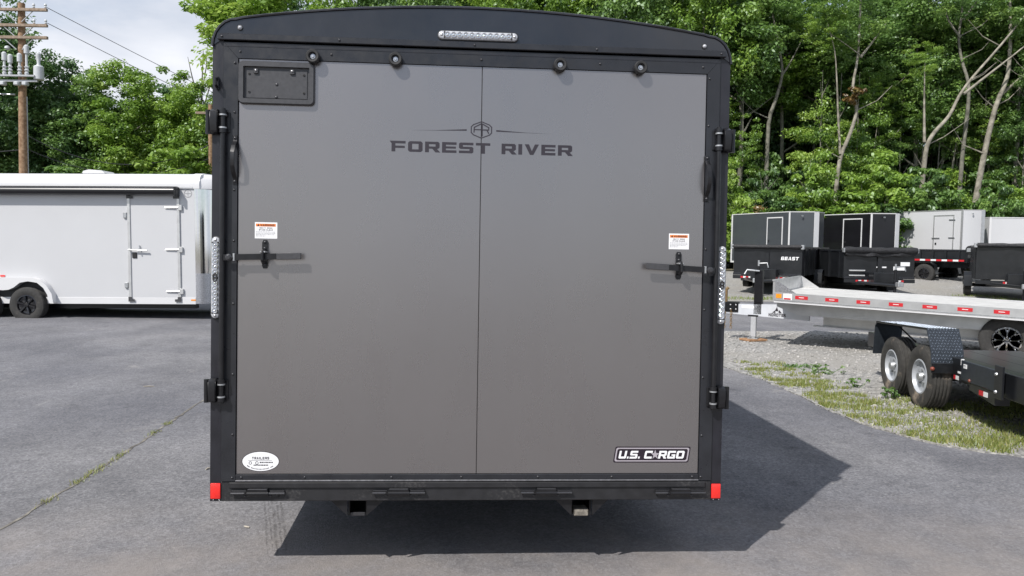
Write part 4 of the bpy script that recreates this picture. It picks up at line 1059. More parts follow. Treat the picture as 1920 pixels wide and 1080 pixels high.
dump_trailer('black dump trailer with white front lettering nearest the big trailer', 8.30, 29.2, 32, 2.45, 5.0, .72, 1.70, {'tarp': .085, 'ribs': 1, 'text': 1, 'lowtape': ((.12, .4), (.62, .9))})
dump_trailer('black dump trailer with sagging rolled tarp and white decals', 12.05, 28.3, -2, 2.62, 4.8, .66, 1.62, {'tarp': .13, 'flap': 1, 'ribs': 1, 'papers': 1, 'steps': 1, 'lowtape': ((.16, .44), (.58, .84)), 'mudflap': 1})
dump_trailer('low sided black dump trailer with red and white tape along its side', 19.28, 33.0, -37, 1.9, 3.2, .92, 1.42, {'sidetape': 1, 'tarp': .2, 'wr': .42})
dump_trailer('tall black dump trailer with plain front wall at the right edge', 16.25, 27.3, 29, 2.75, 5.0, .72, 1.86, {'tarp': .08, 'ribs': 0, 'lowtape': ((.3, .5), (.62, .85)), 'wr': .42})

# ------------------------------------------------------------------ enclosed trailers in the back row
def enclosed(name, label, rear, nose, width, top, skin, edge, door, vn=.6):
    (ar, dr_), (an, dn) = rear, nose
    xr, yr, _ = lot(ar, dr_); xn, yn, _ = lot(an, dn)
    L_ = math.hypot(xn - xr, yn - yr); ang = math.atan2(yn - yr, xn - xr)
    g = ground_h((xr + xn) / 2, (yr + yn) / 2)
    t = thing(name, label, 'trailer', (xr, yr, g), (0, 0, ang), 'enclosed trailers in the back row')
    h0, h1 = .5, top - g
    # local: x rear->nose, visible flank at y=0, body towards +y
    B().box(0, L_, 0, width, h0, h1 - .01).out('side_wall', M[skin], t)
    B().box(-.01, L_ + .01, -.02, width + .02, h1 - .009, h1 + .03, .008).out('roof_trim', M[edge], t)
    B().box(-.02, L_, -.012, -.001, h0 - .02, h0 + .06).out('bottom_rail', M[edge], t)
    for xx in (-.02, L_ - .08): B().box(xx, xx + .10, -.014, -.0015, h0 + .061, h1 - .0095).out('corner_post', M[edge], t)
    pts = [(L_ + .002, .02), (L_ + vn, width / 2 - .12), (L_ + vn, width / 2 + .12), (L_ + .002, width - .02)]
    ns = B().loop([[(px, py, h0) for px, py in pts], [(px, py, h1 - .01) for px, py in pts]]).out('nose', M[skin], t)
    B().loop([[(px * 1.001, py, h1 - .0095) for px, py in pts], [(px * 1.003, py, h1 + .03) for px, py in pts]]).out('nose_trim', M[edge], ns)
    B().box(L_ + vn - .02, L_ + vn + .012, width / 2 - .13, width / 2 + .13, h0, h1 - .01).out('nose_post', M[edge], ns)
    B().box(L_ + vn * .6, L_ + vn * .6 + .05, width * .16, width * .2, h1 - .2, h1 - .14).out('nose_plate', M['galv'], ns)
    x0, x1 = door
    d = B().box(x0, x1, -.010, -.001, h0 + .07, h1 - .25).out('door', M[skin], t)
    for a, c in ((x0 - .05, x0), (x1, x1 + .05)): B().box(a, c, -.022, -.0005, h0 + .06, h1 - .2).out('door_frame', M[edge], d)
    B().box(x0 - .05, x1 + .05, -.024, -.0005, h1 - .25, h1 - .1995).out('door_frame', M[edge], d)
    B().box(x0 + .06, x0 + .14, -.04, -.0105, 1.5, 1.6, .01).out('door_latch', M['darkglass'], d)
    if skin == 'white':
        for z in (h1 - .45, h1 - 1.3): B().box(x1 - .2, x1 + .1, -.05, -.025, z, z + .04).out('hinge', M['galv'], d)
        B().box(x0 - .1, x0 + .3, -.05, -.026, h1 - 1.32, h1 - 1.28).out('bar_lock', M['galv'], d)
    for xx in (L_ * .4, L_ * .4 + .85):
        if xx + .4 < L_:
            wheel(t, (xx, .13, .35), .35, .21, (0, -1, 0), 'tyre', 'rimwhite', 'steel'); wheel(t, (xx, width - .13, .35), .35, .21, (0, 1, 0), 'tyre', 'rimwhite', 'steel')
    b = B(); b.box(.1, L_, .3, .42, h0 - .13, h0 - .001); b.box(.1, L_, width - .42, width - .3, h0 - .13, h0 - .001); b.out('frame_rail', M['steelblk'], t)
    b = B(); b.tube([(L_ + .1, .5, h0 - .06), (L_ + vn + .9, width / 2, h0 - .04)], .045, 8); b.tube([(L_ + .1, width - .5, h0 - .06), (L_ + vn + .9, width / 2, h0 - .04)], .045, 8); tg = b.out('tongue', M['steelblk'], t)
    b = B(); b.cyl((L_ + vn + .7, width / 2, .02), (L_ + vn + .7, width / 2, .95), .04, 10); b.box(L_ + vn + .6, L_ + vn + .8, width / 2 - .1, width / 2 + .1, -.01, .02); b.out('tongue_jack', M['galv'], t)
enclosed('grey_enclosed_trailer', 'charcoal grey enclosed trailer with white edge trim below the trees', (10.94, 39), (12.42, 35), 1.9, 3.34, 'greyskin', 'whiteg', (2.75, 3.75))
enclosed('black_enclosed_trailer', 'black enclosed trailer with white framed door between grey and white trailers', (15.32, 39.5), (16.79, 36.5), 1.9, 3.39, 'blackskin', 'whiteg', (1.75, 2.75))
enclosed('white_enclosed_trailer', 'white enclosed trailer with hinged side door in the back row', (19.52, 39.5), (21.02, 36.5), 1.6, 3.62, 'white', 'alum', (1.95, 2.9), .45)
enclosed('white_enclosed_trailer', 'lower plain white trailer cut off by the right picture edge', (22.9, 37.5), (30.0, 36.8), 2.0, 3.33, 'white', 'whiteg', (4.4, 5.3))

# ------------------------------------------------------------------ utility poles
def pole():
    x, y, _ = lot(-21.32, 34.0)
    t = thing('utility_pole', 'tall wooden utility pole with three crossarms and grey transformers', 'utility pole', (x, y, -.03), (0, 0, LOTROT))
    B().tube([(0, 0, 0), (.04, 0, 6), (.08, 0, 11.75)], [.19, .17, .14], 14).out('shaft', M['wood'], t, 60)
    for z in (11.42, 10.76, 10.25):
        am = B().box(-1.5, 1.32, -.30, -.17, z - .06, z + .06, .01).out('crossarm', M['armwood'], t)
        for s in (-1, 1): B().tube([(.08 + s * .12, -.2, z - .5), (.08 + s * .62, -.24, z - .06)], .025, 6).out('brace', M['galv'], am)
        for xx in (-1.35, -.7, .75, 1.25):
            if z > 10.5: B().lathe([(0, .03), (.05, .055), (.09, .03), (.13, .06), (.18, .05), (.21, .02)], (xx, -.235, z + .062), (0, 0, 1), 10).out('insulator', M['insul'], am)
    # switchgear frame
    fr = B().box(-1.15, .95, -.42, -.30, 8.35, 8.43).out('equipment_rack', M['galv'], t)
    B().box(-1.1, .9, -.55, -.43, 8.55, 8.62).out('rack_bar', M['galv'], fr)
    for i, xx in enumerate((-1.0, -.74, -.45, -.2, .2, .5)):
        h = (.5, .85, .6, .5, .55, .9)[i]
        b = B(); b.lathe([(0, .07), (.1, .09), (.14, .05), (.22, .1), (.27, .05), (.36, .1), (.40, .05), (h, .05), (h + .02, .1), (h + .32, .1), (h + .38, .05)], (xx, -.40, 8.62), (0, 0, 1), 12); b.out('bushing', M['insul'], fr)
    for xx in (-.9, -.5, .1, .45): B().box(xx - .1, xx + .1, -.56, -.30, 8.18, 8.34, .03).out('arrester', M['insul'], fr)
    tk = B(); tk.lathe([(0, .16), (.03, .2), (.55, .2), (.6, .15)], (.95, -.3, 8.45), (0, 0, 1), 16); tk.lathe([(.6, .1), (.7, .06), (.95, .1), (1.1, .11), (1.18, .05)], (.95, -.3, 8.45), (0, 0, 1), 12); tk.out('transformer', M['insul'], t)
    for xx in (-1.2, -.5, .3): B().lathe([(0, .05), (.06, .12), (.14, .1), (.18, .03)], (xx, -.1, 9.75), (0, 0, 1), 10).out('arrester_cap', M['insul'], t)
    B().tube([(-.2, -.1, 7.86), (-2.2, -.1, 7.9)], .035, 8).out('side_arm', M['galv'], t)
    B().tube([(.2, .05, 0), (.22, .02, 7.8)], .03, 6).out('conduit', M['galv'], t)
pole()
x, y, _ = lot(-15.45, 40)
t2 = thing('utility_pole', 'far wooden pole half hidden beside the black trailer', 'utility pole', (x, y, -.03))
B().tube([(0, 0, 0), (0, 0, 8.6)], [.17, .13], 12).out('shaft', M['wood'], t2, 60)
B().box(-.7, .7, -.2, -.1, 8.1, 8.22).out('crossarm', M['armwood'], t2)
def wire(label, a, c, sag, rad=.014):
    a = Vector(a); c = Vector(c); pts = []
    for i in range(15):
        s = i / 14; p = a.lerp(c, s); p.z -= sag * 4 * s * (1 - s); pts.append(p)
    B().tube(pts, rad, 5).out('overhead_wire', M['wire'], None, 60, label=label, cat='wire', group='overhead wires')
wire('upper power line running down from the top crossarm', lot(-20.02, 33.8, 11.5), lot(-8, 62, 6.4), .3)
wire('second power line just below the upper one', lot(-20.02, 33.8, 10.85), lot(-8, 62, 5.6), .3)
wire('thick low cable sagging between the two poles', lot(-21.3, 34, 6.2), lot(-15.45, 40, 6.6), 1.2, .022)
wire('low cable under the thick one in front of the bushes', lot(-21.3, 34, 5.6), lot(-15.45, 40, 5.9), 1.0, .018)
wire('short cable leaving the left picture edge from the pole', lot(-21.3, 34, 5.5), lot(-27, 33, 5.9), .35, .018)

# ------------------------------------------------------------------ trees
def leaf_mesh(name, centers, radii, per, size, seed, mt, droop=.0, flat=.55, stem=None):
    """many small leaf blades spread in clumps through the crown"""
    rg = np.random.default_rng(seed)
    n = len(centers)
    C_ = np.repeat(np.array(centers, float), per, 0)
    Rr = np.repeat(np.array(radii, float), per)
    d = rg.normal(size=(n * per, 3)); d /= np.linalg.norm(d, axis=1)[:, None]
    q = rg.random(n * per) ** .45
    off = d * (q * Rr)[:, None]; off[:, 2] *= flat
    P = C_ + off
    nrm = d * .5 + rg.normal(size=d.shape) * .45 + np.array([0, 0, .75]); nrm /= np.linalg.norm(nrm, axis=1)[:, None]
    a = np.cross(nrm, rg.normal(size=d.shape)); a /= np.linalg.norm(a, axis=1)[:, None]
    b_ = np.cross(nrm, a)
    s = size * rg.uniform(.6, 1.25, n * per)
    L1 = a * (s * .62)[:, None]; W1 = b_ * (s * .36)[:, None]
    dr_ = np.zeros_like(P); dr_[:, 2] = -s * .12
    V = np.stack([P - L1 + dr_, P - L1 * .1 + W1, P + L1 + dr_, P - L1 * .1 - W1], 1).reshape(-1, 3)
    N_ = n * per
    me = bpy.data.meshes.new(name)
    me.vertices.add(N_ * 4); me.vertices.foreach_set('co', V.astype(np.float32).ravel())
    me.loops.add(N_ * 4); me.loops.foreach_set('vertex_index', np.arange(N_ * 4, dtype=np.int32))
    me.polygons.add(N_); me.polygons.foreach_set('loop_start', np.arange(0, N_ * 4, 4, dtype=np.int32)); me.polygons.foreach_set('loop_total', np.full(N_, 4, np.int32))
    ct = np.repeat(rg.normal(.34, .13, n), per) + rg.normal(0, .1, N_)
    at = me.attributes.new('tint', 'FLOAT', 'FACE'); at.data.foreach_set('value', np.clip(ct, 0, .75).astype(np.float32))
    me.update(calc_edges=True); me.materials.append(mt)
    return me

def crown_pts(seed, n, rx, rz, zc, kind='round'):
    rg = random.Random(seed); c = []; rr = []
    while len(c) < n:
        x, y, z = (rg.uniform(-1, 1) for _ in range(3))
        q = math.sqrt(x * x + y * y + z * z)
        if kind == 'cone':
            zz = (z + 1) / 2; lim = (1 - zz) * .95 + .06; rh = math.hypot(x, y)
            if rh > lim or rh < lim * .3: continue
        else:
            if q > 1 or rg.random() > .25 + .8 * q: continue
            a = math.atan2(y, x)
            lump = .78 + .22 * math.sin(3 * a + seed) * math.cos(4 * z + seed * 1.7)
            if q > lump: continue
        c.append((x * rx, y * rx, zc + z * rz)); rr.append(rg.uniform(.38, .85) * (rx / 2.8) ** .5)
    return c, rr

CR = {}
def crowns():
    for i in range(4):
        c, q = crown_pts(11 + i, 150, 2.7, 4.6, 0); CR['round', i] = leaf_mesh('crown', c, q, 150, .155, 100 + i, M['leaf'])
    for i in range(3):
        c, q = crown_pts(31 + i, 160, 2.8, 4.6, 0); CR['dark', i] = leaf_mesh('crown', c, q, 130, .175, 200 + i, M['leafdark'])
    for i in range(3):
        c, q = crown_pts(51 + i, 130, 2.6, 4.3, 0); CR['bright', i] = leaf_mesh('crown', c, q, 150, .155, 300 + i, M['leafbright'])
    for i in range(4):
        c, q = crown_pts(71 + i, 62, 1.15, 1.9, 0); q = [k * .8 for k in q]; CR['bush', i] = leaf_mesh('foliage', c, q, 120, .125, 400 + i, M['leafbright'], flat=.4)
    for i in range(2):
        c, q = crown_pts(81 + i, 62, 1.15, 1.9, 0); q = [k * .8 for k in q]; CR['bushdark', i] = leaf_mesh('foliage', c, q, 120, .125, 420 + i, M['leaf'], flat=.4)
    c, q = crown_pts(91, 50, 1.0, 1.5, 0); CR['bushbrown', 0] = leaf_mesh('foliage', c, [k * .8 for k in q], 90, .12, 440, M['leafbrown'], flat=.4)
    for i in range(2):
        c, q = crown_pts(95 + i, 170, 2.6, 6.5, 0, 'cone'); CR['cone', i] = leaf_mesh('crown', c, q, 120, .15, 460 + i, M['leafdark'], flat=.3)
    for i in range(3):
        c, q = crown_pts(110 + i, 60, 2.6, 3.4, 0); CR['sparse', i] = leaf_mesh('crown', c, q, 115, .145, 480 + i, M['leaf'], flat=.45)
        CR['airy', i] = leaf_mesh('crown', c, q, 100, .145, 490 + i, M['leafbright'], flat=.35)
crowns()

def limb_paths(rg, h, n, spread):
    o = []
    for i in range(n):
        z = h * rg.uniform(.35, .9); a = rg.uniform(0, 6.28); ln = spread * rg.uniform(.5, 1.0)
        o.append([(0, 0, z), (math.cos(a) * ln * .5, math.sin(a) * ln * .5, z + ln * .35), (math.cos(a) * ln, math.sin(a) * ln, z + ln * .75)])
    return o
TR = {}
def trunk_mesh(i, h, rad, mt, spread=2.2):
    rg = random.Random(500 + i)
    b = B(); p = [(0, 0, 0)]; x = y = 0
    for k in range(1, 8):
        x += rg.uniform(-.12, .12); y += rg.uniform(-.12, .12); p.append((x, y, h * k / 7))
    b.tube(p, [rad * (1.15 if k == 0 else 1 - .11 * k) for k in range(8)], 9)
    for q in limb_paths(rg, h, 7, spread):
        b.tube(q, [rad * .4, rad * .26, rad * .08], 6)
    return b.mesh('trunk', mt, 60)
for i in range(3): TR['g', i] = trunk_mesh(i, 13, .17, M['bark'])
for i in range(2): TR['d', i] = trunk_mesh(10 + i, 14, .18, M['barkdark'])
for i in range(3): TR['s', i] = trunk_mesh(20 + i, 3.0, .035, M['bark'], .9)

def tree(name, label, a, d, kind, var, zc, sc, sz, group, trunk=('g', 0), tsc=1.0):
    x, y, _ = lot(a, d); g = ground_h(x, y) - .03
    t = thing(name, label, 'tree', (x, y, g), (0, 0, (a * 7.3 + d * 1.7) % 6.28), group)
    put('trunk', TR[trunk], t, (0, 0, 0), scale=(tsc, tsc, tsc))
    put('crown', CR[kind, var], t, (0, 0, zc), scale=(sc, sc, sz))
    return t

rg = random.Random(21)
# deep rows: dark conifers and dense broadleaf trees right across the back
a = -40.0
while a < 46:
    k = rg.randrange(2)
    low = a < -20
    if rg.random() < .4:
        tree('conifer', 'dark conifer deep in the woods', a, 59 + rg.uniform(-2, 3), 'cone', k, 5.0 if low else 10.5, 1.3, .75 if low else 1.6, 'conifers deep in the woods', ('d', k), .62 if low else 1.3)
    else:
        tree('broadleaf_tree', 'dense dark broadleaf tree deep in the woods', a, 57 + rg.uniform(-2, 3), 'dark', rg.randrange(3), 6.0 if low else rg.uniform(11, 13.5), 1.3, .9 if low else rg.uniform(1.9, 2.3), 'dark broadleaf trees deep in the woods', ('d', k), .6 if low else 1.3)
    a += rg.uniform(1.9, 2.6)
a = -41.0
while a < 44:
    if a > -16:
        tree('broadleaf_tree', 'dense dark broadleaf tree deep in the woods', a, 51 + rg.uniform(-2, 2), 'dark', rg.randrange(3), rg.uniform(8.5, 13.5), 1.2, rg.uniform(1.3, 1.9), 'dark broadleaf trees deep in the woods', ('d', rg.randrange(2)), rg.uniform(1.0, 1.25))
    a += rg.uniform(2.5, 3.4)
# canopy behind the cargo trailer and to the right: leafy middle row, crowns held high
a = -9.0
while a < 40:
    hi = a > 12
    tree('broadleaf_tree', 'leafy green tree in the middle of the woods', a, (46.0 if hi else 43.5) + rg.uniform(-1.5, 1.5), 'round' if rg.random() < (.85 if hi else .6) else 'bright', rg.randrange(3), rg.uniform(12.0, 15.0) if hi else rg.uniform(11.0, 13.5), 1.1, rg.uniform(.9, 1.25) if hi else 1.5, 'leafy trees in the middle of the woods', ('g', rg.randrange(3)), 1.1)
    a += rg.uniform(2.2, 2.9)
# slender half shaded trees filling the space between the trunks
a = 11.5
while a < 32:
    if 13.6 < a < 16.6: a += 3.0
    x, y, _ = lot(a, rg.uniform(42.5, 46.0)); sc_ = rg.uniform(.55, .85)
    t = thing('understory_tree', nth('u') + ' slender airy understory tree from the left among the trunks', 'tree', (x, y, ground_h(x, y) - .03), (0, 0, rg.uniform(0, 6)), 'understory trees among the trunks')
    put('trunk', TR['g', rg.randrange(3)], t, scale=(.35, .35, .85))
    put('crown', CR[rg.choice(('sparse', 'sparse', 'airy')), rg.randrange(3)], t, (0, 0, rg.uniform(6.5, 10.5)), scale=(sc_, sc_, sc_ * rg.uniform(1.0, 1.5)))
    a += rg.uniform(.9, 1.5)
# tall bright tree whose crown stands against the sky beside the cargo trailer
tree('broadleaf_tree', 'tall bright green tree against the sky beside the cargo trailer roof', -12.0, 38.5, 'bright', 0, 11.6, 1.55, 1.25, None, ('g', 1), 1.05)
tree('broadleaf_tree', 'lower green tree half hidden behind the cargo trailer corner', -8.0, 41, 'round', 1, 8.0, 1.35, 1.35, None, ('g', 0), 1.0)
# left hand group
for i, (lab, a, d, kd, v, zc, sc, sz) in enumerate((
    ('tall dark tree behind the utility pole at the left edge', -30.0, 45, 'dark', 0, 10.2, 1.25, 1.35),
    ('dark tree with rounded top just right of the utility pole', -26.9, 46.5, 'dark', 1, 8.6, .95, 1.02),
    ('deep green tree in the dip below the sky', -24.4, 46, 'round', 0, 7.4, .95, .96),
    ('sunlit tree with the highest top in the middle of the gap', -22.3, 45.5, 'bright', 1, 7.9, 1.05, 1.05),
    ('sunlit bushy tree beside the one with the highest top', -20.2, 46.2, 'bright', 2, 7.5, .9, 1.04),
    ('yellowish green tree next to the cargo trailer edge', -18.1, 45.0, 'bright', 0, 7.3, .95, 1.06),
    ('mid green tree hidden low behind the cargo trailer edge', -15.8, 45.8, 'round', 2, 7.2, 1.0, 1.0))):
    tree('broadleaf_tree', lab, a, d, kd, v, zc, sc, sz, None, ('g', i % 3), .72 if i else 1.0)
rgl = random.Random(91)
for i in range(9):
    a = -33.5 + i * 2.1
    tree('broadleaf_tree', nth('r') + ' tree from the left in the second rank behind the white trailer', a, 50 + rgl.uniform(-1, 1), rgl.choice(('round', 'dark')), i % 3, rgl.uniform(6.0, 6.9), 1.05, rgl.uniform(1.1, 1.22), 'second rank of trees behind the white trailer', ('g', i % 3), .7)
# dead twigs above the gap
x, y, _ = lot(-18.9, 47)
dt = thing('dead_tree', 'bare dead branches poking up beside the cargo trailer', 'tree', (x, y, -.03))
b = B()
b.tube([(0, 0, 0), (.1, 0, 8), (.3, 0, 13.0)], [.14, .09, .02], 7)
for q in ([(.12, 0, 9), (.7, 0, 11), (1.2, .1, 13.2)], [(.15, 0, 9.5), (-.4, .1, 11.5), (-.6, 0, 12.6)], [(.2, 0, 10.5), (.5, -.1, 12), (.55, 0, 13.3)], [(.7, 0, 11), (1.0, .2, 11.9), (1.1, .2, 12.6)]): b.tube(q, [.05, .035, .012], 5)
b.out('trunk', M['bark'], dt, 60)
# bushes under the left group
rg = random.Random(44)
for i in range(13):
    a = -31 + i * 1.55
    x, y, _ = lot(a, 39.5 + rg.uniform(-1.5, 1.5)); k = rg.choice(('bush', 'bushdark', 'bushdark'))
    t = thing('bush', nth('w') + ' leafy bush from the left behind the long white trailer roof', 'bush', (x, y, -.03), (0, 0, rg.uniform(0, 6)), 'bushes behind the white trailer')
    put('stem', TR['s', i % 3], t, scale=1.3); s_ = rg.uniform(1.3, 1.9)
    put('foliage', CR[k, i % 2], t, (0, 0, 1.9 * s_ * .95), scale=s_)

# individual trunks standing along the edge of the woods on the right
HERO = [
 ('grey tree trunk forking high up above the charcoal trailer', 44, 'bark', .22, [[(14.3, .5), (14.27, 4.56), (14.24, 8.96), (14.49, 9.84), (14.87, 11.37), (14.72, 12.78), (14.32, 14.82)], [(14.87, 11.37), (15.3, 11.92), (15.91, 13.34)]], (14.9, 14.6, 0)),
 ('twin stemmed pale tree with a kinked trunk above the black trailer', 42, 'barkpale', .20, [[(17.3, .5), (17.34, 3.64), (17.47, 6.59), (17.89, 7.86), (18.21, 9.11), (17.96, 10.26), (18.34, 12.03), (18.27, 14.91), (18.22, 16.96)], [(17.46, 6.8), (17.36, 8.68), (17.11, 10.45), (16.89, 12.21), (16.4, 14.06)], [(18.35, 11.92), (18.96, 12.76), (19.55, 13.7)]], (17.9, 14.4, 1)),
 ('pale tree bending sharply to the right over the white trailer', 41.5, 'barkpale', .22, [[(21.6, .5), (21.67, 3.68), (21.75, 5.56), (21.69, 7.22), (22.06, 7.95), (22.96, 8.79), (23.53, 9.93), (24.01, 10.76), (25.38, 12.52), (26.55, 14.07)], [(23.63, 9.98), (25.04, 11.08), (26.63, 12.44), (28.0, 13.88)], [(21.68, 7.43), (21.55, 9.49), (21.39, 11.64)]], (27.0, 15.2, 2)),
 ('straight slim tree between the bending tree and the leaning tree', 43, 'bark', .20, [[(24.6, .5), (24.63, 3.79), (24.64, 7.02), (24.68, 9.59), (24.62, 10.87), (24.29, 12.14), (24.18, 13.41), (24.26, 14.68), (24.07, 16.88)], [(24.18, 13.3), (23.55, 14.24), (23.07, 15.29)], [(24.28, 14.26), (25.0, 15.32), (25.69, 16.59)]], (24.0, 15.6, 0)),
 ('stout pale tree leaning right at the right hand end of the woods', 42.5, 'barkpale', .27, [[(25.0, .5), (25.17, 3.77), (25.53, 6.98), (25.83, 9.52), (26.4, 11.01), (26.64, 12.58), (26.61, 15.19), (26.4, 17.26)], [(26.07, 10.05), (27.35, 11.12), (28.76, 12.61)]], (27.3, 14.8, 1)),
 ('thin dark upright tree right of the leaning tree', 46, 'bark', .13, [[(28.1, .5), (28.06, 3.96), (27.88, 8.34), (27.71, 12.9), (27.66, 16.28)]], (27.8, 15.5, 2)),
 ('thin slanting tree just left of the slim straight one', 45, 'bark', .11, [[(24.9, .5), (25.03, 3.87), (25.33, 7.27), (25.44, 9.84), (25.31, 12.63)]], (25.2, 14.2, 0)),
 ('slim tree curving left near its top behind the bending tree', 46, 'barkpale', .14, [[(25.4, .5), (25.42, 3.92), (25.04, 10.81), (24.47, 14.55), (23.67, 15.89)]], (23.9, 15.9, 1)),
 ('dim grey trunk in the shade left of the twin stemmed tree', 47, 'bark', .17, [[(18.1, .5), (18.09, 4.8), (17.97, 9.96), (17.95, 12.06), (17.65, 15.29)]], (17.8, 14.9, 2)),
 ('thin pale sapling trunk right of the twin stemmed tree', 44, 'barkpale', .07, [[(20.3, .5), (20.4, 4.0), (20.2, 7.5), (20.5, 10.5)]], (20.4, 11.2, 0)),
 ('curving thin sapling at the far right edge of the woods', 40.5, 'barkpale', .08, [[(26.6, .5), (26.4, 3.2), (27.3, 5.6), (27.6, 8.2), (27.0, 10.4)]], (27.4, 11.4, 1)),
]
for lab, d, bk, rad, paths, (ca, cz, v) in HERO:
    a0 = paths[0][0][0]
    x, y, _ = lot(a0, d)
    g = ground_h(x, y) - .03
    t = thing('forest_edge_tree', lab, 'tree', (x, y, g), (0, 0, LOTROT))
    b = B()
    for i, pth in enumerate(paths):
        pp = [((q[0] - a0), .25 * math.sin(k * 1.3 + i) * (k > 0), q[1] - (.5 if k == 0 and i == 0 else g)) for k, q in enumerate(pth)]
        # smooth the path
        fine = []
        for k in range(len(pp) - 1):
            for s in (0, .34, .67): fine.append(tuple(pp[k][j] + (pp[k + 1][j] - pp[k][j]) * s for j in range(3)))
        fine.append(pp[-1])
        sm = [fine[0]] + [tuple((fine[k - 1][j] + 2 * fine[k][j] + fine[k + 1][j]) / 4 for j in range(3)) for k in range(1, len(fine) - 1)] + [fine[-1]]
        n = len(sm); r0 = rad * .66 if i == 0 else rad * .36
        b.tube(sm, [r0 * (1.0 - (.72 if i == 0 else .92) * k / n) for k in range(n)], 9)
    rgh = random.Random(int(a0 * 10))
    for k in range(3):      # twigs
        z = rgh.uniform(6, 14); near = min(paths[0], key=lambda q: abs(q[1] - z)); s = rgh.choice((-1, 1)); ln = rgh.uniform(.8, 2.2)
        p0 = (near[0] - a0, 0, near[1] - g)
        b.tube([p0, (p0[0] + s * ln * .5, rgh.uniform(-.4, .4), p0[2] + ln * .25), (p0[0] + s * ln, rgh.uniform(-.7, .7), p0[2] + ln * .7)], [rad * .16, rad * .1, .008], 5)
    b.out('trunk', M[bk], t, 60)
    put('crown', CR['sparse', v], t, (ca - a0, .6, cz - g), (0, 0, a0), scale=(.95, .95, .8) if rad > .12 else .55)
for i_, (a_, d_, z_, s_) in enumerate(((21.4, 41.6, 11.6, .42), (16.4, 42.2, 13.6, .5), (20.3, 44, 10.4, .4))):
    x, y, _ = lot(a_, d_)
    o_ = [q for q in COL.objects if q.name.startswith('forest_edge_tree') and q.get('label', '').startswith(('pale tree bending', 'twin stemmed', 'thin pale sapling')[i_])][0]
    l_ = Matrix.Rotation(-LOTROT, 3, 'Z') @ (Vector((x, y, z_)) - o_.location)
    put('crown', CR['airy', i_], o_, l_, scale=s_)
# undergrowth along the edge of the woods
rg = random.Random(77)
def bush(label, a, d, k, v, s_, sz, group):
    x, y, _ = lot(a, d); g = ground_h(x, y) - .03
    t = thing('bush', label, 'bush', (x, y, g), (0, 0, rg.uniform(0, 6)), group)
    put('stem', TR['s', rg.randrange(3)], t, scale=(1, 1, sz))
    put('foliage', CR[k, v], t, (0, 0, 1.9 * sz * .98), scale=(s_, s_, sz))
a = 9.5
while a < 30:
    tall = rg.random() < .35
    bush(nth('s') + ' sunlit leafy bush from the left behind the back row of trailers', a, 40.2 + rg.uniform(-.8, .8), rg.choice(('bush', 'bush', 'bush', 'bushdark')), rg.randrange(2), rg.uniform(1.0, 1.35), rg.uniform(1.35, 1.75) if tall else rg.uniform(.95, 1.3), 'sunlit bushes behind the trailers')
    a += rg.uniform(.85, 1.35)
a = 9.0
while a < 32:
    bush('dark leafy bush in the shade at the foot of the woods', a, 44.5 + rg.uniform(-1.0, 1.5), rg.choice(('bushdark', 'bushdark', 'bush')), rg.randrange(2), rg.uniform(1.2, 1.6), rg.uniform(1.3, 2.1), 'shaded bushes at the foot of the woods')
    a += rg.uniform(1.2, 1.9)
a = 8.0
while a < 40:
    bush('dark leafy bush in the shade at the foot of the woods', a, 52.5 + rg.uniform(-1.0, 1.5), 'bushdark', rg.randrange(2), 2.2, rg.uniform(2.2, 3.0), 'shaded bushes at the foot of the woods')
    a += rg.uniform(1.8, 2.6)
bush('tall bright bush rising between the charcoal trailer and the twin trunk', 15.5, 40.6, 'bush', 2, 1.25, 1.95, None)
bush('second tall bright bush leaning beside the twin trunk', 19.2, 40.3, 'bush', 3, 1.35, 1.75, None)
bush('brownish bush at the left end of the undergrowth', 12.3, 39.9, 'bushbrown', 0, 1.0, 1.15, None)
x, y, _ = lot(17.9, 41.6)
t = thing('dead_leaf_clump', 'clump of brown dead leaves caught in the twin trunk', 'leaf clump', (x, y, 9.9))
c, q = crown_pts(5, 16, .6, .6, 0); put('foliage', leaf_mesh('foliage', c, [k * .5 for k in q], 40, .16, 9, M['leafbrown']), t)

# ------------------------------------------------------------------ grass, weeds and stones
def blades(name, spots, mt, seed, hgt, label=None, cat=None, kind=None, group=None, wid=.006):
    rg = np.random.default_rng(seed); P = np.array(spots, float); n = len(P)
    a = rg.uniform(0, 6.28, n); h = hgt * rg.uniform(.4, 1.2, n); le = h * rg.uniform(.1, .8, n); t2 = rg.uniform(0, 6.28, n)
    dx = np.stack([np.cos(a), np.sin(a), np.zeros(n)], 1) * wid; ln = np.stack([np.cos(t2) * le, np.sin(t2) * le, h], 1)
    V = np.stack([P - dx, P + dx, P + ln], 1).reshape(-1, 3)
    me = bpy.data.meshes.new(name); me.vertices.add(n * 3); me.vertices.foreach_set('co', V.astype(np.float32).ravel())
    me.loops.add(n * 3); me.loops.foreach_set('vertex_index', np.arange(n * 3, dtype=np.int32))
    me.polygons.add(n); me.polygons.foreach_set('loop_start', np.arange(0, n * 3, 3, dtype=np.int32)); me.polygons.foreach_set('loop_total', np.full(n, 3, np.int32))
    at = me.attributes.new('tint', 'FLOAT', 'FACE'); at.data.foreach_set('value', np.clip(rg.normal(.4, .2, n), 0, .8).astype(np.float32))
    me.update(calc_edges=True); me.materials.append(mt)
    return put(name, me, None, label=label, cat=cat, kind=kind, group=group)
rg = random.Random(12)
def edge_x(y):
    for (x0, y0), (x1, y1) in zip(NEAR, NEAR[1:]):
        if y1 <= y <= y0: return x0 + (x1 - x0) * (y - y0) / (y1 - y0 if y1 != y0 else 1)
    return 99
sp = []
cl = [(rg.uniform(3.85, 9), rg.uniform(1.9, 4.6), rg.uniform(.12, .42)) for _ in range(95)] + [(rg.uniform(3.85, 4.6), rg.uniform(3.2, 7.2), rg.uniform(.05, .16)) for _ in range(60)]
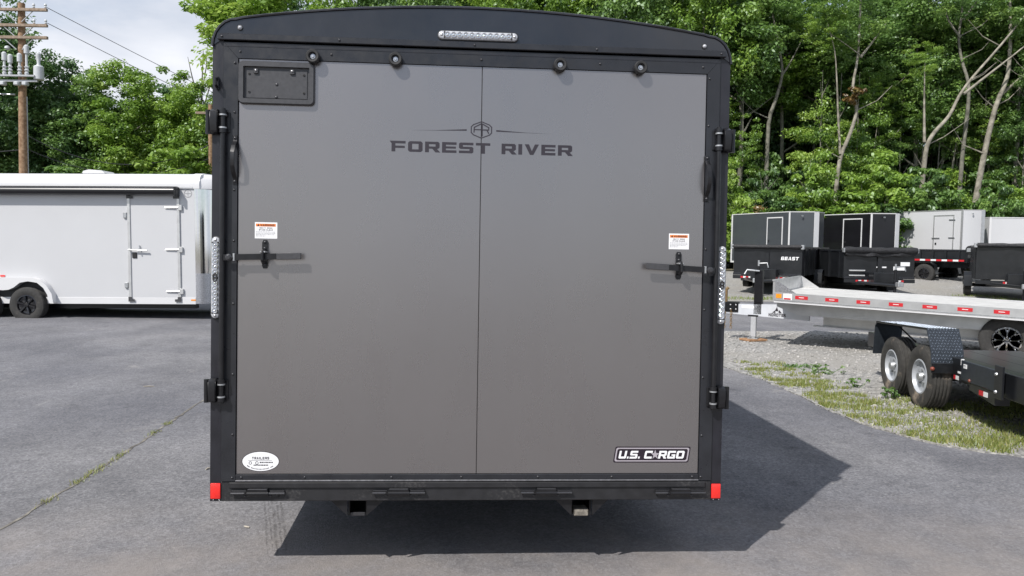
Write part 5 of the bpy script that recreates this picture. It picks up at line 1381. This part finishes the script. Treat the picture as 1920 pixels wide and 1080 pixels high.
for cx, cy, rr in cl:
    if cy > 3.6 and rr > .16 and rg.random() < .6: continue
    for _ in range(int(900 * rr)):
        x = rg.gauss(cx, rr * .55); y = rg.gauss(cy, rr * .4)
        if y < 1.45 or x < edge_x(y) + .01: continue
        sp.append((x, y, .01))
for _ in range(3800):     # dense fringe along the edge of the asphalt
    i = rg.choice((3, 4, 5, 6, 7, 8, 9, 10, 11, 8, 9, 10, 11)); s = rg.random(); (x0, y0), (x1, y1) = NEAR[i], NEAR[i + 1]
    if math.sin(s * 9 + i * 2.3) + rg.uniform(-.8, .8) < -.1: continue
    q = abs(rg.gauss(0, .25 if i > 4 else .1)); x, y = x0 + (x1 - x0) * s, y0 + (y1 - y0) * s
    dx, dy = x1 - x0, y1 - y0; ln = math.hypot(dx, dy)
    sp.append((x - dy / ln * q + .01, y + dx / ln * q + .01, .01))
blades('verge_grass', sp, M['grass'], 5, .045, 'short dry yellow green grass growing along the asphalt edge', 'grass', 'stuff')
sp = [(rg.uniform(8, 24), rg.uniform(20.6, 24.4), .0) for _ in range(9000)]
blades('yard_grass', [p for p in sp if math.sin(p[0] * 1.7) + math.sin(p[1] * 2.9 + p[0]) > .9 or (p[0] < 11 and p[1] < 22)], M['grass'], 6, .10, 'green grass under the dump trailers', 'grass', 'stuff', wid=.012)
def weed(label, x, y, rr, n, h, sd):
    rg2 = random.Random(sd); c = [(rg2.gauss(0, rr), rg2.gauss(0, rr * .6), h * rg2.uniform(.15, 1)) for _ in range(n)]
    t = thing('weed', label, 'weed', (x, y, .01), (0, 0, 0))
    put('leaves', leaf_mesh('leaves', c, [rr * .35] * n, 14, .028, sd, M['leaf']), t)
    b = B()
    for q in c[::2]: b.tube([(q[0] * .4, q[1] * .4, 0), (q[0], q[1], q[2])], .003, 4)
    b.out('stems', M['leafbright'], t, 0)
weed('low spread of green weeds on the gravel near the big trailer', 4.72, 6.75, .13, 18, .04, 61)
weed('leafy weed standing in the middle of the gravel', 4.80, 6.2, .10, 20, .13, 62)
weed('small weed between the gravel and the tandem wheels', 4.75, 5.2, .07, 12, .11, 63)
weed('weed growing against the tandem trailer tyres', 4.80, 4.50, .07, 22, .13, 64)
spots = []
for yy, s_ in ((1.62, .8), (1.85, 1.1), (2.25, .9), (3.0, .7), (3.35, .5), (1.2, .5)):
    spots += [(-2.72 + .04 * math.sin(yy * .9) + rg.gauss(0, .022), yy + rg.gauss(0, .085 * s_), .002) for _ in range(int(90 * s_))]
blades('seam_weeds', spots, M['grass'], 80, .026, 'dry tufts of weeds growing along the asphalt seam', 'weeds', 'stuff', wid=.003)
# loose stones
b = B(); rs = random.Random(8)
ico = bmesh.new(); bmesh.ops.create_icosphere(ico, subdivisions=1, radius=1.0); iv = [v.co.copy() for v in ico.verts]; ifc = [[v.index for v in f_.verts] for f_ in ico.faces]; ico.free()
VV = []; FF = []
k = 0
while k < 5200:
    x = rs.uniform(3.3, 9.5); y = rs.uniform(3.0, 11.3)
    if y < 11 and x < (edge_x(y) if y <= 7.8 else 3.6) + .03: continue
    s = rs.choice((.008, .010, .013, .016, .022)) * rs.uniform(.8, 1.3); e = (rs.uniform(.7, 1.3), rs.uniform(.7, 1.3), rs.uniform(.4, .8))
    o = len(VV)
    VV += [(x + v.x * s * e[0], y + v.y * s * e[1], .012 + s * .25 + v.z * s * e[2]) for v in iv]; FF += [[o + q for q in fc] for fc in ifc]; k += 1
me = bpy.data.meshes.new('loose_gravel'); me.from_pydata(VV, [], FF); me.materials.append(mat('loose_stone', (.15, .148, .14), .9, 0, 0, 9, col2=(.5, .48, .46)))
put('loose_gravel', me, None, label='loose grey stones scattered over the gravel verge', cat='gravel', kind='stuff')
# scraps on the asphalt
for lab, x, y, an, ln in (('pale twig lying near the left rear corner of the cargo trailer', -1.30, .70, 2.7, .04), ('pale scrap of bark on the asphalt left of the cargo trailer', -1.9, 1.9, 1.2, .05), ('pale wood chip on the asphalt beyond the seam', -3.6, 5.2, .1, .12)):
    b = B(); b.tube([(-ln / 2, 0, .006), (0, .004, .008), (ln / 2, -.002, .006)], [.004, .006, .003], 6); b.out('twig', mat('dry_twig', (.42, .38, .32), .9), None, 60, loc=(x, y, 0), rot=(0, 0, an), label=lab, cat='twig')
